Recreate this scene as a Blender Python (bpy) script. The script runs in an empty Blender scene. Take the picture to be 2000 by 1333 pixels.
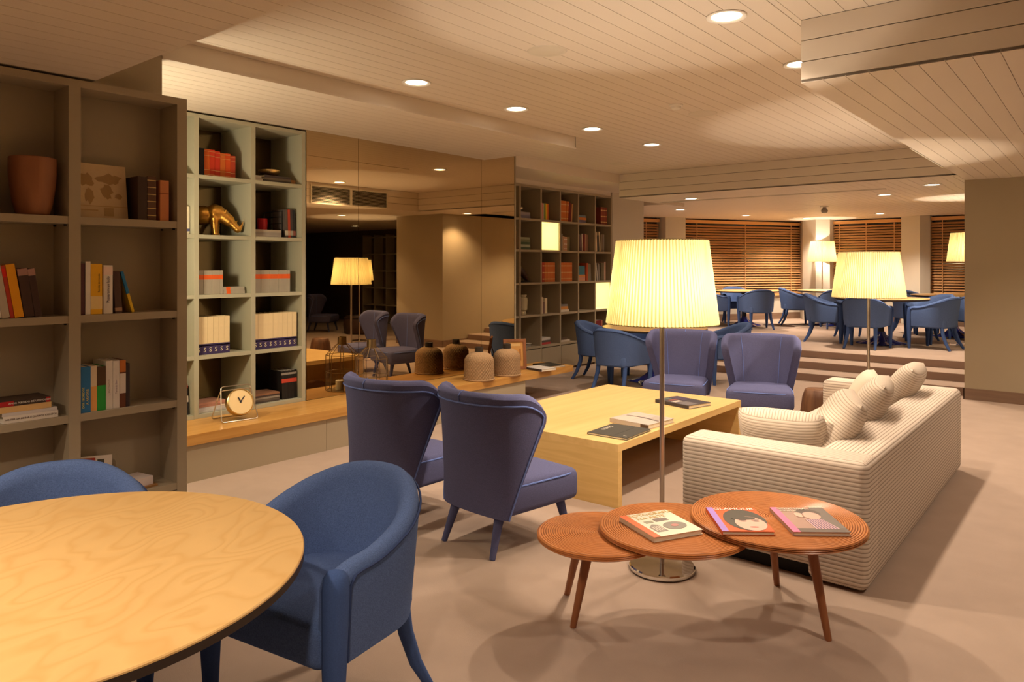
import bpy, bmesh, math, random
from mathutils import Vector, Matrix
random.seed(7)
PI = math.pi
SC = bpy.context.scene
COL = SC.collection
# ------------------------------------------------------------------ camera, world, exposure
F_PX, HORIZON, EYE = 1427.0, 520.0, 1.55          # focal length and horizon row of the 2000 x 1333 frame
YAW = math.atan2(1170, 1427)
cam_d = bpy.data.cameras.new('camera'); cam = bpy.data.objects.new('camera', cam_d); COL.objects.link(cam)
cam_d.sensor_width = 36; cam_d.lens = 36 * F_PX / 2000; cam_d.shift_y = (HORIZON - 666.5) / 2000
cam_d.clip_start = .05
cam.location = (0, 0, EYE); cam.rotation_euler = (PI / 2, 0, YAW); SC.camera = cam
w = bpy.data.worlds.new('world'); SC.world = w; w.use_nodes = True
w.node_tree.nodes['Background'].inputs[0].default_value = (.02, .017, .015, 1)
SC.view_settings.view_transform = 'Standard'; SC.view_settings.look = 'None'
SC.view_settings.exposure = 0.74; SC.view_settings.gamma = 1; SC.view_settings.use_curve_mapping = False
SC.cycles.max_bounces = 10; SC.cycles.diffuse_bounces = 6; SC.cycles.glossy_bounces = 4
SC.cycles.transmission_bounces = 6; SC.cycles.sample_clamp_indirect = 6
SC.cycles.use_denoising = True
SC.cycles.caustics_reflective = False; SC.cycles.caustics_refractive = False
WARM = (1, .79, .53)
DOWN_W, BULB_W = 66, 31

# ------------------------------------------------------------------ materials
MATS = {}
def M(name, col, rough=.6, metal=0., spec=.3, noise=None, bump=None, grain=None, emit=None, coat=0, aniso=None):
    """noise=(scale, amount)  bump=(scale, strength)  grain=(axis, scale, second colour)"""
    if name in MATS: return MATS[name]
    m = bpy.data.materials.new(name); m.use_nodes = True; nt = m.node_tree; N = nt.nodes; L = nt.links
    b = N['Principled BSDF']
    b.inputs['Base Color'].default_value = (*col, 1); b.inputs['Roughness'].default_value = rough
    b.inputs['Metallic'].default_value = metal; b.inputs['Specular IOR Level'].default_value = spec
    if coat: b.inputs['Coat Weight'].default_value = coat; b.inputs['Coat Roughness'].default_value = .15
    if emit: b.inputs['Emission Color'].default_value = (*emit[0], 1); b.inputs['Emission Strength'].default_value = emit[1]
    if noise or bump or grain: tc = N.new('ShaderNodeTexCoord')
    if grain:
        ax, sc, c2 = grain
        mp = N.new('ShaderNodeMapping'); s = [sc] * 3; s['XYZ'.index(ax)] = sc * .06; mp.inputs['Scale'].default_value = s
        L.new(tc.outputs['Object'], mp.inputs['Vector'])
        nz = N.new('ShaderNodeTexNoise'); nz.inputs['Scale'].default_value = 1; nz.inputs['Detail'].default_value = 5; nz.inputs['Distortion'].default_value = .6
        L.new(mp.outputs[0], nz.inputs['Vector'])
        cr = N.new('ShaderNodeValToRGB'); cr.color_ramp.elements[0].position = .35; cr.color_ramp.elements[1].position = .68
        cr.color_ramp.elements[0].color = (*col, 1); cr.color_ramp.elements[1].color = (*c2, 1)
        L.new(nz.outputs['Fac'], cr.inputs['Fac']); L.new(cr.outputs[0], b.inputs['Base Color'])
    elif noise:
        nz = N.new('ShaderNodeTexNoise'); nz.inputs['Scale'].default_value = noise[0]; nz.inputs['Detail'].default_value = 4
        L.new(tc.outputs['Object'], nz.inputs['Vector'])
        mx = N.new('ShaderNodeMix'); mx.data_type = 'RGBA'
        a = noise[1]
        mx.inputs['A'].default_value = (*[max(0, c * (1 - a)) for c in col], 1); mx.inputs['B'].default_value = (*[min(1, c * (1 + a)) for c in col], 1)
        L.new(nz.outputs['Fac'], mx.inputs['Factor']); L.new(mx.outputs['Result'], b.inputs['Base Color'])
    if bump:
        n2 = N.new('ShaderNodeTexNoise'); n2.inputs['Scale'].default_value = bump[0]; n2.inputs['Detail'].default_value = 3
        L.new(tc.outputs['Object'], n2.inputs['Vector'])
        bp = N.new('ShaderNodeBump'); bp.inputs['Strength'].default_value = bump[1]; bp.inputs['Distance'].default_value = .004
        L.new(n2.outputs['Fac'], bp.inputs['Height']); L.new(bp.outputs[0], b.inputs['Normal'])
    MATS[name] = m; return m
def contour_wood(name, c1, c2, scale, freq, rough, stretch=(1, 1, 1)):
    """flat sawn veneer: dark contour lines that wander like growth rings"""
    m = M(name, c1, rough, spec=.4); nt = m.node_tree; N = nt.nodes; L = nt.links; b = N['Principled BSDF']
    tc = N.new('ShaderNodeTexCoord'); mp = N.new('ShaderNodeMapping'); mp.inputs['Scale'].default_value = stretch
    L.new(tc.outputs['Object'], mp.inputs[0])
    nz = N.new('ShaderNodeTexNoise'); nz.inputs['Scale'].default_value = scale; nz.inputs['Detail'].default_value = 2.5
    L.new(mp.outputs[0], nz.inputs['Vector'])
    ml = N.new('ShaderNodeMath'); ml.operation = 'MULTIPLY'; ml.inputs[1].default_value = freq; L.new(nz.outputs['Fac'], ml.inputs[0])
    fr = N.new('ShaderNodeMath'); fr.operation = 'FRACT'; L.new(ml.outputs[0], fr.inputs[0])
    cr = N.new('ShaderNodeValToRGB'); e = cr.color_ramp.elements
    e[0].position = 0; e[0].color = (*c2, 1); e[1].position = .3; e[1].color = (*c1, 1)
    x = e.new(.8); x.color = (*[c * .96 for c in c1], 1); x = e.new(1); x.color = (*c2, 1)
    L.new(fr.outputs[0], cr.inputs[0]); L.new(cr.outputs[0], b.inputs['Base Color'])
    return m
def ribbed(name, c_hi, c_lo, pitch, top_axis='Y'):
    """corduroy: ribs run level round the sides and lengthwise on the upward faces"""
    m = M(name, c_hi, .85, spec=.1); nt = m.node_tree; N = nt.nodes; L = nt.links; b = N['Principled BSDF']
    tc = N.new('ShaderNodeTexCoord'); sp = N.new('ShaderNodeSeparateXYZ'); L.new(tc.outputs['Object'], sp.inputs[0])
    sn = N.new('ShaderNodeSeparateXYZ'); L.new(tc.outputs['Normal'], sn.inputs[0])
    ab = N.new('ShaderNodeMath'); ab.operation = 'ABSOLUTE'; L.new(sn.outputs['Z'], ab.inputs[0])
    gt = N.new('ShaderNodeMath'); gt.operation = 'GREATER_THAN'; gt.inputs[1].default_value = .75; L.new(ab.outputs[0], gt.inputs[0])
    mx = N.new('ShaderNodeMix'); mx.data_type = 'FLOAT'
    L.new(gt.outputs[0], mx.inputs['Factor']); L.new(sp.outputs['Z'], mx.inputs['A']); L.new(sp.outputs[top_axis], mx.inputs['B'])
    ml = N.new('ShaderNodeMath'); ml.operation = 'MULTIPLY'; ml.inputs[1].default_value = 2 * PI / pitch; L.new(mx.outputs['Result'], ml.inputs[0])
    si = N.new('ShaderNodeMath'); si.operation = 'SINE'; L.new(ml.outputs[0], si.inputs[0])
    cr = N.new('ShaderNodeValToRGB'); e = cr.color_ramp.elements; e[0].position = .05; e[0].color = (*c_lo, 1); e[1].position = .30; e[1].color = (*c_hi, 1)
    mr = N.new('ShaderNodeMapRange'); mr.inputs['From Min'].default_value = -1; L.new(si.outputs[0], mr.inputs['Value'])
    L.new(mr.outputs[0], cr.inputs[0]); L.new(cr.outputs[0], b.inputs['Base Color'])
    bp = N.new('ShaderNodeBump'); bp.inputs['Strength'].default_value = .22; bp.inputs['Distance'].default_value = .004
    L.new(mr.outputs[0], bp.inputs['Height']); L.new(bp.outputs[0], b.inputs['Normal'])
    return m
def shade_mat(name, col, fold):
    """thin pleated lamp cloth: light of the bulb passes through it, less where the cloth is folded double"""
    m = bpy.data.materials.new(name); m.use_nodes = True; nt = m.node_tree; N = nt.nodes; L = nt.links
    N.remove(N['Principled BSDF']); out = N['Material Output']
    tc = N.new('ShaderNodeTexCoord'); sp = N.new('ShaderNodeSeparateXYZ'); L.new(tc.outputs['Object'], sp.inputs[0])
    at = N.new('ShaderNodeMath'); at.operation = 'ARCTAN2'; L.new(sp.outputs['Y'], at.inputs[0]); L.new(sp.outputs['X'], at.inputs[1])
    ml = N.new('ShaderNodeMath'); ml.operation = 'MULTIPLY'; ml.inputs[1].default_value = 96; L.new(at.outputs[0], ml.inputs[0])
    si = N.new('ShaderNodeMath'); si.operation = 'SINE'; L.new(ml.outputs[0], si.inputs[0])
    mr = N.new('ShaderNodeMapRange'); mr.inputs['From Min'].default_value = -1; L.new(si.outputs[0], mr.inputs['Value'])
    cr = N.new('ShaderNodeValToRGB'); e = cr.color_ramp.elements; e[0].position = .15; e[0].color = (*fold, 1); e[1].position = .6; e[1].color = (*col, 1)
    L.new(mr.outputs[0], cr.inputs[0])
    tr = N.new('ShaderNodeBsdfTranslucent'); L.new(cr.outputs[0], tr.inputs[0])
    df = N.new('ShaderNodeBsdfDiffuse'); df.inputs[0].default_value = (.62, .55, .40, 1)
    mx = N.new('ShaderNodeMixShader'); mx.inputs[0].default_value = .30
    L.new(tr.outputs[0], mx.inputs[1]); L.new(df.outputs[0], mx.inputs[2]); L.new(mx.outputs[0], out.inputs[0])
    MATS[name] = m; return m
def glass_mat(name, tint, mixf):
    m = bpy.data.materials.new(name); m.use_nodes = True; nt = m.node_tree; N = nt.nodes; L = nt.links
    N.remove(N['Principled BSDF']); out = N['Material Output']
    tr = N.new('ShaderNodeBsdfTransparent'); tr.inputs[0].default_value = (*tint, 1)
    gl = N.new('ShaderNodeBsdfGlossy'); gl.inputs['Roughness'].default_value = .02; gl.inputs[0].default_value = (.9, .9, .9, 1)
    mx = N.new('ShaderNodeMixShader'); mx.inputs[0].default_value = mixf
    L.new(tr.outputs[0], mx.inputs[1]); L.new(gl.outputs[0], mx.inputs[2]); L.new(mx.outputs[0], out.inputs[0])
    MATS[name] = m; return m
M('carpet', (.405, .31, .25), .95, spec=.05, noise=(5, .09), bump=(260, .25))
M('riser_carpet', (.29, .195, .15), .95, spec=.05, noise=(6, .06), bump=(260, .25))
M('ceiling_paint', (.68, .60, .505), .5, spec=.25, noise=(1.2, .03))
M('groove', (.17, .13, .085), .8)
M('wall_paint', (.40, .335, .235), .7, noise=(1.0, .03))
M('pier_paint', (.56, .51, .43), .7, noise=(1.0, .03))
M('shelf_paint', (.35, .29, .20), .55, spec=.25, noise=(2, .03))
M('pale_shelf_paint', (.40, .385, .285), .5, spec=.25, noise=(2, .03))
M('base_wood', (.20, .125, .085), .5, grain=('X', 20, (.25, .16, .11)))
M('bronze_mirror', (.60, .46, .27), .012, metal=1)
M('bronze_mirror_dark', (.30, .20, .11), .03, metal=1)
M('oak', (.62, .34, .095), .32, spec=.45, grain=('Y', 28, (.50, .245, .055)))
M('birch_edge', (.72, .49, .19), .4, grain=('X', 30, (.64, .42, .15)))
M('birch', (.76, .52, .21), .36, spec=.45, grain=('Y', 14, (.68, .45, .165)))
contour_wood('birch_veneer', (.72, .465, .185), (.655, .40, .145), 2.4, 26, .32, (1, .5, 1))
M('dark_edge', (.035, .022, .016), .5)
def ring_teak(name, c1, c2, pitch):
    m = M(name, c1, .28, spec=.45); nt = m.node_tree; N = nt.nodes; L = nt.links; b = N['Principled BSDF']
    tc = N.new('ShaderNodeTexCoord'); sp = N.new('ShaderNodeSeparateXYZ'); L.new(tc.outputs['Object'], sp.inputs[0])
    cb = N.new('ShaderNodeCombineXYZ'); L.new(sp.outputs['X'], cb.inputs[0]); L.new(sp.outputs['Y'], cb.inputs[1])
    ln_ = N.new('ShaderNodeVectorMath'); ln_.operation = 'LENGTH'; L.new(cb.outputs[0], ln_.inputs[0])
    ml = N.new('ShaderNodeMath'); ml.operation = 'MULTIPLY'; ml.inputs[1].default_value = 2 * PI / pitch; L.new(ln_.outputs['Value'], ml.inputs[0])
    si = N.new('ShaderNodeMath'); si.operation = 'COSINE'; L.new(ml.outputs[0], si.inputs[0])
    mr = N.new('ShaderNodeMapRange'); mr.inputs['From Min'].default_value = -1; L.new(si.outputs[0], mr.inputs['Value'])
    nz = N.new('ShaderNodeTexNoise'); nz.inputs['Scale'].default_value = 14; L.new(tc.outputs['Object'], nz.inputs['Vector'])
    ad = N.new('ShaderNodeMath'); ad.operation = 'MULTIPLY_ADD'; ad.inputs[1].default_value = .7; L.new(nz.outputs['Fac'], ad.inputs[0])
    m2 = N.new('ShaderNodeMath'); m2.operation = 'MULTIPLY'; m2.inputs[1].default_value = .75; L.new(mr.outputs[0], m2.inputs[0]); L.new(m2.outputs[0], ad.inputs[2])
    cr = N.new('ShaderNodeValToRGB'); e = cr.color_ramp.elements; e[0].position = .32; e[0].color = (*c2, 1); e[1].position = .62; e[1].color = (*c1, 1)
    L.new(ad.outputs[0], cr.inputs[0]); L.new(cr.outputs[0], b.inputs['Base Color']); return m
ring_teak('teak', (.50, .185, .055), (.22, .068, .02), .010)
M('teak_leg', (.33, .125, .05), .4, grain=('Z', 30, (.25, .085, .03)))
M('blue_fabric', (.090, .145, .32), .9, spec=.1, noise=(300, .6), bump=(420, .35))
M('blue_leg', (.055, .10, .26), .85, spec=.1, noise=(220, .2))
M('violet_fabric', (.106, .111, .222), .9, spec=.1, noise=(340, .55), bump=(480, .3))
M('violet_leg', (.085, .092, .19), .85, spec=.1, noise=(220, .2))
M('piping_blue', (.16, .235, .58), .8, spec=.1)
M('piping_dark', (.035, .055, .14), .8, spec=.1)
M('blue_enamel', (.03, .04, .28), .12, spec=.7, coat=.6)
M('dark_metal', (.03, .03, .04), .35, metal=.6)
M('chrome', (.78, .77, .74), .08, metal=1)
M('brushed_steel', (.66, .60, .52), .28, metal=1)
ribbed('corduroy', (.63, .54, .455), (.33, .265, .21), .0205)
ribbed('corduroy_back', (.63, .54, .455), (.33, .265, .21), .0205, 'X')
ribbed('corduroy_cushion', (.64, .55, .46), (.40, .325, .255), .016, 'X')
M('plain_cushion', (.68, .60, .48), .9, spec=.1, bump=(300, .2))
M('black', (.012, .011, .011), .6)
M('paper', (.74, .68, .56), .8)
M('blind_wood', (.62, .35, .155), .45, grain=('X', 22, (.53, .28, .11)))
M('blind_valance', (.72, .40, .16), .5, grain=('X', 22, (.64, .33, .12)))
M('night_glass', (.012, .012, .015), .08, spec=.6)
M('grille_frame', (.62, .56, .46), .4)
M('grille_slat', (.30, .27, .23), .4)
M('white_plastic', (.74, .70, .63), .4)
M('lamp_disc', (1, .93, .8), .5, emit=((1, .86, .64), 9))
M('lamp_bulb', (1, .95, .85), .4, emit=((1, .82, .5), 14))
M('light_box', (.90, .82, .50), .6, emit=((1, .82, .33), .30))
shade_mat('shade_cloth', (.27, .236, .110), (.14, .108, .038))
glass_mat('lantern_glass', (.97, .96, .93), .07)
M('rope', (.40, .26, .145), .9, spec=.05, noise=(90, .25))
M('vase_neck', (.045, .038, .032), .4)
M('gold', (.80, .42, .09), .28, metal=1)
M('brass', (.72, .52, .22), .28, metal=1)
M('antique_brass', (.26, .185, .095), .35, metal=1)
M('clock_face', (.80, .60, .31), .4, spec=.3)
M('silver', (.80, .72, .58), .2, metal=1)
M('clay_pot', (.23, .085, .035), .5, grain=('Z', 18, (.30, .12, .05)))
M('stump', (.16, .075, .035), .5, grain=('Z', 16, (.075, .03, .014)))
M('candle_red', (.42, .012, .018), .4); M('candle_white', (.85, .80, .66), .5)
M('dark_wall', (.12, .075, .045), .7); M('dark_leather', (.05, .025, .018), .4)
def paint(c, rough=.5):
    return M('paint_%02x%02x%02x' % tuple(int(max(0, min(1, v)) * 255) for v in c) + ('' if rough == .5 else 'r'), c, rough, noise=(25, .06))

# ------------------------------------------------------------------ mesh helpers
class MB:
    """collects faces; build() links them as one mesh object"""
    def __init__(s): s.v = []; s.f = []; s.m = []; s.cur = 0
    def mat(s, i): s.cur = i; return s
    def add(s, vs, fs):
        n = len(s.v); s.v += [tuple(v) for v in vs]; s.f += [tuple(n + i for i in f) for f in fs]; s.m += [s.cur] * len(fs); return s
    def box(s, x0, x1, y0, y1, z0, z1):
        return s.add([(x0, y0, z0), (x1, y0, z0), (x1, y1, z0), (x0, y1, z0), (x0, y0, z1), (x1, y0, z1), (x1, y1, z1), (x0, y1, z1)],
                     [(0, 3, 2, 1), (4, 5, 6, 7), (0, 1, 5, 4), (1, 2, 6, 5), (2, 3, 7, 6), (3, 0, 4, 7)])
    def loft(s, rings, closed=True, cap=True):
        n = len(rings[0]); vs = [p for r in rings for p in r]; fs = []
        for i in range(len(rings) - 1):
            for j in range(n if closed else n - 1):
                k = (j + 1) % n; fs.append((i * n + j, i * n + k, (i + 1) * n + k, (i + 1) * n + j))
        if cap and closed: fs.append(tuple(range(n - 1, -1, -1))); fs.append(tuple((len(rings) - 1) * n + j for j in range(n)))
        return s.add(vs, fs)
    def lathe(s, prof, n=32, c=(0, 0, 0), fn=None, cap=True):
        rings = []
        for (r, z) in prof:
            rings.append([(c[0] + r * (fn(2 * PI * j / n, z) if fn else 1) * math.cos(2 * PI * j / n),
                           c[1] + r * (fn(2 * PI * j / n, z) if fn else 1) * math.sin(2 * PI * j / n), c[2] + z) for j in range(n)])
        return s.loft(rings, True, cap)
    def cone(s, a, b, ra, rb, n=12):
        return s.tube([a, b], [ra, rb], n)
    def tube(s, path, r, n=8, closed=False, cap=True):
        P = [Vector(p) for p in path]; m = len(P); R = r if isinstance(r, (list, tuple)) else [r] * m
        rings = []; prev = None
        for i in range(m):
            if closed: t = P[(i + 1) % m] - P[i - 1]
            else: t = P[min(i + 1, m - 1)] - P[max(i - 1, 0)]
            t.normalize()
            if prev is None:
                u = t.orthogonal().normalized()
            else:
                u = (prev - t * prev.dot(t)).normalized()
            prev = u; vv = t.cross(u)
            rings.append([P[i] + (u * math.cos(2 * PI * j / n) + vv * math.sin(2 * PI * j / n)) * R[i] for j in range(n)])
        if closed: rings.append(rings[0]); return s.loft(rings, True, False)
        return s.loft(rings, True, cap)
    def mesh(s, name, mats, smooth=False, weld=False):
        me = bpy.data.meshes.new(name); me.from_pydata(s.v, [], s.f); me.update()
        for m in (mats if isinstance(mats, (list, tuple)) else [mats]): me.materials.append(MATS[m] if isinstance(m, str) else m)
        if any(s.m): me.polygons.foreach_set('material_index', s.m)
        bm = bmesh.new(); bm.from_mesh(me)
        if weld: bmesh.ops.remove_doubles(bm, verts=bm.verts, dist=1e-5)
        bmesh.ops.recalc_face_normals(bm, faces=bm.faces); bm.to_mesh(me); bm.free()
        if smooth:
            me.polygons.foreach_set('use_smooth', [True] * len(me.polygons))
            try: me.set_sharp_from_angle(angle=math.radians(smooth if smooth is not True else 40))
            except Exception: pass
        return me
    def build(s, name, mats, parent=None, smooth=False, weld=False, loc=None):
        return link(name, s.mesh(name, mats, smooth, weld), parent, loc)
def link(name, data, parent=None, loc=None, rz=None):
    o = bpy.data.objects.new(name, data); COL.objects.link(o)
    if parent: o.parent = parent
    if loc: o.location = loc
    if rz is not None: o.rotation_euler.z = rz
    return o
def rbox(x0, x1, y0, y1, z0, z1, r=.02, seg=3, name='m', mats='black', smooth=True, sub=None):
    """box with rounded edges, as mesh data"""
    bm = bmesh.new(); bmesh.ops.create_cube(bm, size=1)
    for v in bm.verts:
        v.co = Vector(((x0 + x1) / 2 + v.co.x * (x1 - x0), (y0 + y1) / 2 + v.co.y * (y1 - y0), (z0 + z1) / 2 + v.co.z * (z1 - z0)))
    bmesh.ops.bevel(bm, geom=bm.edges[:], offset=r, segments=seg, affect='EDGES', profile=.5)
    if sub: sub(bm)
    me = bpy.data.meshes.new(name); bm.to_mesh(me); bm.free()
    for m in (mats if isinstance(mats, (list, tuple)) else [mats]): me.materials.append(MATS[m] if isinstance(m, str) else m)
    if smooth: me.polygons.foreach_set('use_smooth', [True] * len(me.polygons))
    return me
def tag(o, label=None, cat=None, group=None, kind=None):
    if label: o['label'] = label
    if cat: o['category'] = cat
    if group: o['group'] = group
    if kind: o['kind'] = kind
    return o
def thing(name, label, cat, loc=(0, 0, 0), rz=0, group=None):
    o = bpy.data.objects.new(name, None); COL.objects.link(o); o.empty_display_size = .1
    o.location = loc; o.rotation_euler = (0, 0, rz); return tag(o, label, cat, group)
def copy_tree(o, parent=None):
    c = o.copy(); COL.objects.link(c); c.parent = parent
    for ch in o.children:
        copy_tree(ch, c)
    return c
def struct(name, mb, mat, label=None, smooth=False):
    o = mb.build(name, mat, None, smooth); return tag(o, label, None, None, 'structure')
def sm(t): t = max(0, min(1, t)); return t * t * (3 - 2 * t)
def facing(p, q): return math.atan2(-(q[0] - p[0]), q[1] - p[1])
def text_mesh(body, size, mat, align='CENTER', ext=.0006):
    c = bpy.data.curves.new('lettering', 'FONT'); c.body = body; c.size = size; c.align_x = align; c.align_y = 'CENTER'; c.extrude = ext; c.resolution_u = 2
    o = bpy.data.objects.new('lettering', c); COL.objects.link(o)
    dg = bpy.context.evaluated_depsgraph_get(); me = bpy.data.meshes.new_from_object(o.evaluated_get(dg))
    bpy.data.objects.remove(o); bpy.data.curves.remove(c)
    me.materials.clear(); me.materials.append(MATS[mat] if isinstance(mat, str) else mat); return me

# ------------------------------------------------------------------ light fittings (a lamp's light lives with the lamp)
def light(kind, loc, power, col=WARM, parent=None, radius=.05, spot=None, blend=.5, rot=None):
    d = bpy.data.lights.new('light', kind); d.energy = power; d.color = col
    d.shadow_soft_size = radius
    if spot: d.spot_size = spot; d.spot_blend = blend
    o = bpy.data.objects.new('light', d); COL.objects.link(o); o.location = loc
    if rot: o.rotation_euler = rot
    if parent: o.parent = parent
    return o
DL_RING = MB().lathe([(.078, 0), (.104, 0), (.107, -.004), (.104, -.009), (.084, -.006), (.078, 0)], 32, cap=False).mesh('trim_ring', 'white_plastic', 40)
DL_DISC = MB().lathe([(.001, -.0015), (.079, -.0015)], 32, cap=False).mesh('lamp_lens', 'lamp_disc')
def downlight(x, y, z, label, group, power=None):
    t = thing('downlight', label, 'ceiling light', (x, y, z), 0, group)
    link('trim_ring', DL_RING, t); link('lamp_lens', DL_DISC, t)
    light('SPOT', (0, 0, -.02), power or DOWN_W, (1, .80, .61), t, .06, math.radians(125), .6)
    return t

# ================================================================== THE SETTING
ZC, ZL, ZB, ZN, ZF = 2.895, 2.515, 2.55, 2.772, 2.61      # main ceiling, lowered parts, beam, niche, far room
XB3 = -6.33
XF = -4.31                                                # face of the upper wall and of the niche fascia
XM = -5.58                                                # mirror plane
ZP = .30                                                  # raised floor
fl = MB().box(-7.2, 8.6, -3.2, 10.15, -.1, 0); struct('floor', fl, 'carpet', 'beige carpet floor of the lounge')
st = MB().box(-9.8, -1.0, 10.15, 19.5, -.1, .0); flo = struct('floor_raised', st, 'carpet', 'raised carpet floor of the dining area')
MB().box(-9.8, -1.0, 11.12, 19.5, 0, ZP - .0).build('landing', 'carpet', flo)
for i, (y0, y1, z0, z1) in enumerate(((10.15, 10.62, 0, .1), (10.62, 11.12, 0, .2))):
    MB().box(-6.7, -1.32, y0, y1, z0, z1).build('step', 'carpet', flo)
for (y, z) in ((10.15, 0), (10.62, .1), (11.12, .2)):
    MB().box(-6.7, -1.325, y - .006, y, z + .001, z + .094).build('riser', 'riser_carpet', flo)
MB().box(-0.0, 8.6, 10.15, 13.5, -.1, 0).build('carpet_strip', 'carpet', flo)

# walls
o = struct('wall_left', MB().box(XF - .14, XF, -3.2, 2.015, 0, 3.1), 'wall_paint', 'olive painted wall behind the near bookcase')
struct('wall_niche', MB().box(-6.25, XM + .0, 1.2, 1.4, 0, ZN).box(XM, XF - .14, 1.2, 1.4, 0, ZN), 'wall_paint')
mw = struct('wall_mirror', MB().box(-6.20, XM - .012, 3.905, 6.862, 0, 3.1).box(-6.28, -6.10, 1.3, 3.95, 0, 3.1), 'wall_paint', 'wall clad in tall bronze mirror panels')
for (y0, y1) in ((3.898, 4.481), (4.485, 6.249), (6.253, 6.85)):
    MB().box(XM - .012, XM, y0, y1, .345, ZN if y1 < 6.3 else ZC).build('mirror_panel', 'bronze_mirror', mw)
MB().box(XM - .03, XM + .004, 6.851, 6.875, .346, ZC).build('edge_strip', 'shelf_paint', mw)
struct('wall_alcove', MB().box(-6.95, -6.72, 6.6, 10.32, 0, 3.1).box(-6.72, -6.2, 6.7, 6.86, 0, 3.1), 'wall_paint')
struct('wall_pier', MB().box(-6.95, XB3, 10.315, 11.36, 0, ZC), 'pier_paint', 'pale painted pier at the end of the far bookcase')
blk = struct('wall_block', MB().box(-1.32, -.02, 9.92, 13.6, 0, ZB + .1), 'wall_paint', 'olive painted wall block beside the steps')
MB().box(-1.33, -.01, 9.908, 9.92, 0, .13).build('baseboard', 'base_wood', blk)
MB().box(-1.332, -1.32, 9.908, 13.6, 0, .13).build('baseboard', 'base_wood', blk)
struct('wall_right', MB().box(3.2, 3.4, -3.2, 9.9, 0, 3.1).box(3.2, 8.7, 9.88, 10.0, 0, 2.6), 'wall_paint')
struct('wall_back', MB().box(-4.4, 3.4, -3.4, -3.2, 0, 3.1), 'wall_paint')
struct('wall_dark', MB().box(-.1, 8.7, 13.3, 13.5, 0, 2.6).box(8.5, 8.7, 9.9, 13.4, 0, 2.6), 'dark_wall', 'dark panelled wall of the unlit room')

# plank ceilings
PW = .114
def planks(parent, x0, x1, y0, y1, z, thick=.018, name='plank'):
    me = MB().box(.0015, PW - .0015, 0, y1 - y0, 0, thick).mesh(name, 'ceiling_paint')
    n = int(math.ceil((x1 - x0) / PW - 1e-6)); last = None
    for i in range(n):
        a = x0 + i * PW
        if a + PW > x1 + 1e-4:
            MB().box(.002, x1 - a - .001, 0, y1 - y0, 0, thick).build(name, 'ceiling_paint', parent, loc=(a, y0, z))
        else: link(name, me, parent, (a, y0, z))
c0 = struct('ceiling', MB().box(-5.7, 3.4, -3.4, 9.4, ZC + .018, ZC + .2), 'groove', 'white painted plank ceiling of the lounge')
planks(c0, XM, XF, 6.3, 9.3, ZC)
planks(c0, XF, -1.31, 1.555, 9.3, ZC)
planks(c0, -1.31, 3.2, 1.555, 4.09, ZC)
c1 = struct('ceiling_lowered', MB().box(XF, 3.2, -3.2, 1.555, ZL + .018, ZC), 'groove', 'lowered plank ceiling over the near bookcase')
planks(c1, XF, 3.2, -3.2, 1.555, ZL)
MB().box(XF, 3.2, 1.555, 1.565, ZL, ZC).build('fascia_board', 'ceiling_paint', c1)
c2 = struct('ceiling_niche', MB().box(XM - .6, XF - .012, 1.2, 6.29, ZN + .018, ZC), 'groove', 'plank ceiling over the mirror niche')
planks(c2, XM, XF - .012, 1.4, 6.29, ZN)
planks(c2, XM - .6, XM, 1.4, 3.95, ZN)
MB().box(XF - .012, XF, 2.015, 6.3, ZN - .004, ZC).build('fascia_board', 'ceiling_paint', c2)
MB().box(XF, XF + .012, 2.015, 6.3, ZN - .004, ZN + .012).build('light_lip', 'ceiling_paint', c2)
MB().box(XM, XF, 6.29, 6.3, ZN, ZC).build('fascia_board', 'ceiling_paint', c2)
c3 = struct('ceiling_soffit', MB().box(-1.298, 3.2, 4.102, 9.95, ZB + .018, ZC), 'groove', 'lowered plank soffit beside the lounge')
planks(c3, -1.31, 3.2, 4.09, 9.95, ZB)
hb = (ZC - ZB) / 3
for k in range(3):
    MB().box(-1.31, 3.2, 4.09, 4.102, ZB + k * hb + .0025, ZB + (k + 1) * hb - .0025).build('fascia_board', 'ceiling_paint', c3)
    MB().box(-1.31, -1.298, 4.102, 9.3, ZB + k * hb + .0025, ZB + (k + 1) * hb - .0025).build('fascia_board', 'ceiling_paint', c3)
c4 = struct('ceiling_beam', MB().box(XM, -1.31, 9.312, 10.5, ZB + .018, ZC + .1), 'groove', 'dropped plank beam before the raised dining area')
planks(c4, XM, -1.31, 9.3, 10.5, ZB)
for k in range(3):
    MB().box(XM, -1.31, 9.3, 9.312, ZB + k * hb + .0025, ZB + (k + 1) * hb - .0025).build('fascia_board', 'ceiling_paint', c4)
c5 = struct('ceiling_far', MB().box(-9.8, -.9, 11.4, 19.5, ZF + .018, ZF + .2).box(XM, -.9, 10.5, 11.4, ZF + .018, ZF + .2), 'groove', 'plank ceiling of the raised dining area')
planks(c5, XM, -1.0, 10.5, 19.5, ZF)
planks(c5, -9.8, XM, 11.4, 19.5, ZF)
MB().box(XM, -1.0, 10.49, 10.5, ZB, ZF + .05).build('fascia_board', 'ceiling_paint', c5)
MB().box(-9.8, XM, 11.39, 11.4, ZF, ZC).build('fascia_board', 'ceiling_paint', c5)
MB().box(XM - .01, XM, 9.3, 11.4, ZB, ZC).build('fascia_board', 'ceiling_paint', c4)
c6 = struct('ceiling_dark', MB().box(-1.32, 8.7, 9.95, 13.5, ZB, ZB + .1), 'ceiling_paint')
c7 = struct('ceiling_alcove', MB().box(-6.75, XM, 6.862, 11.4, ZN - .01, ZC).box(-6.75, XM, 9.3, 10.5, ZC, ZC + .1), 'ceiling_paint', 'pale ceiling strip over the far bookcase')

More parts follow.
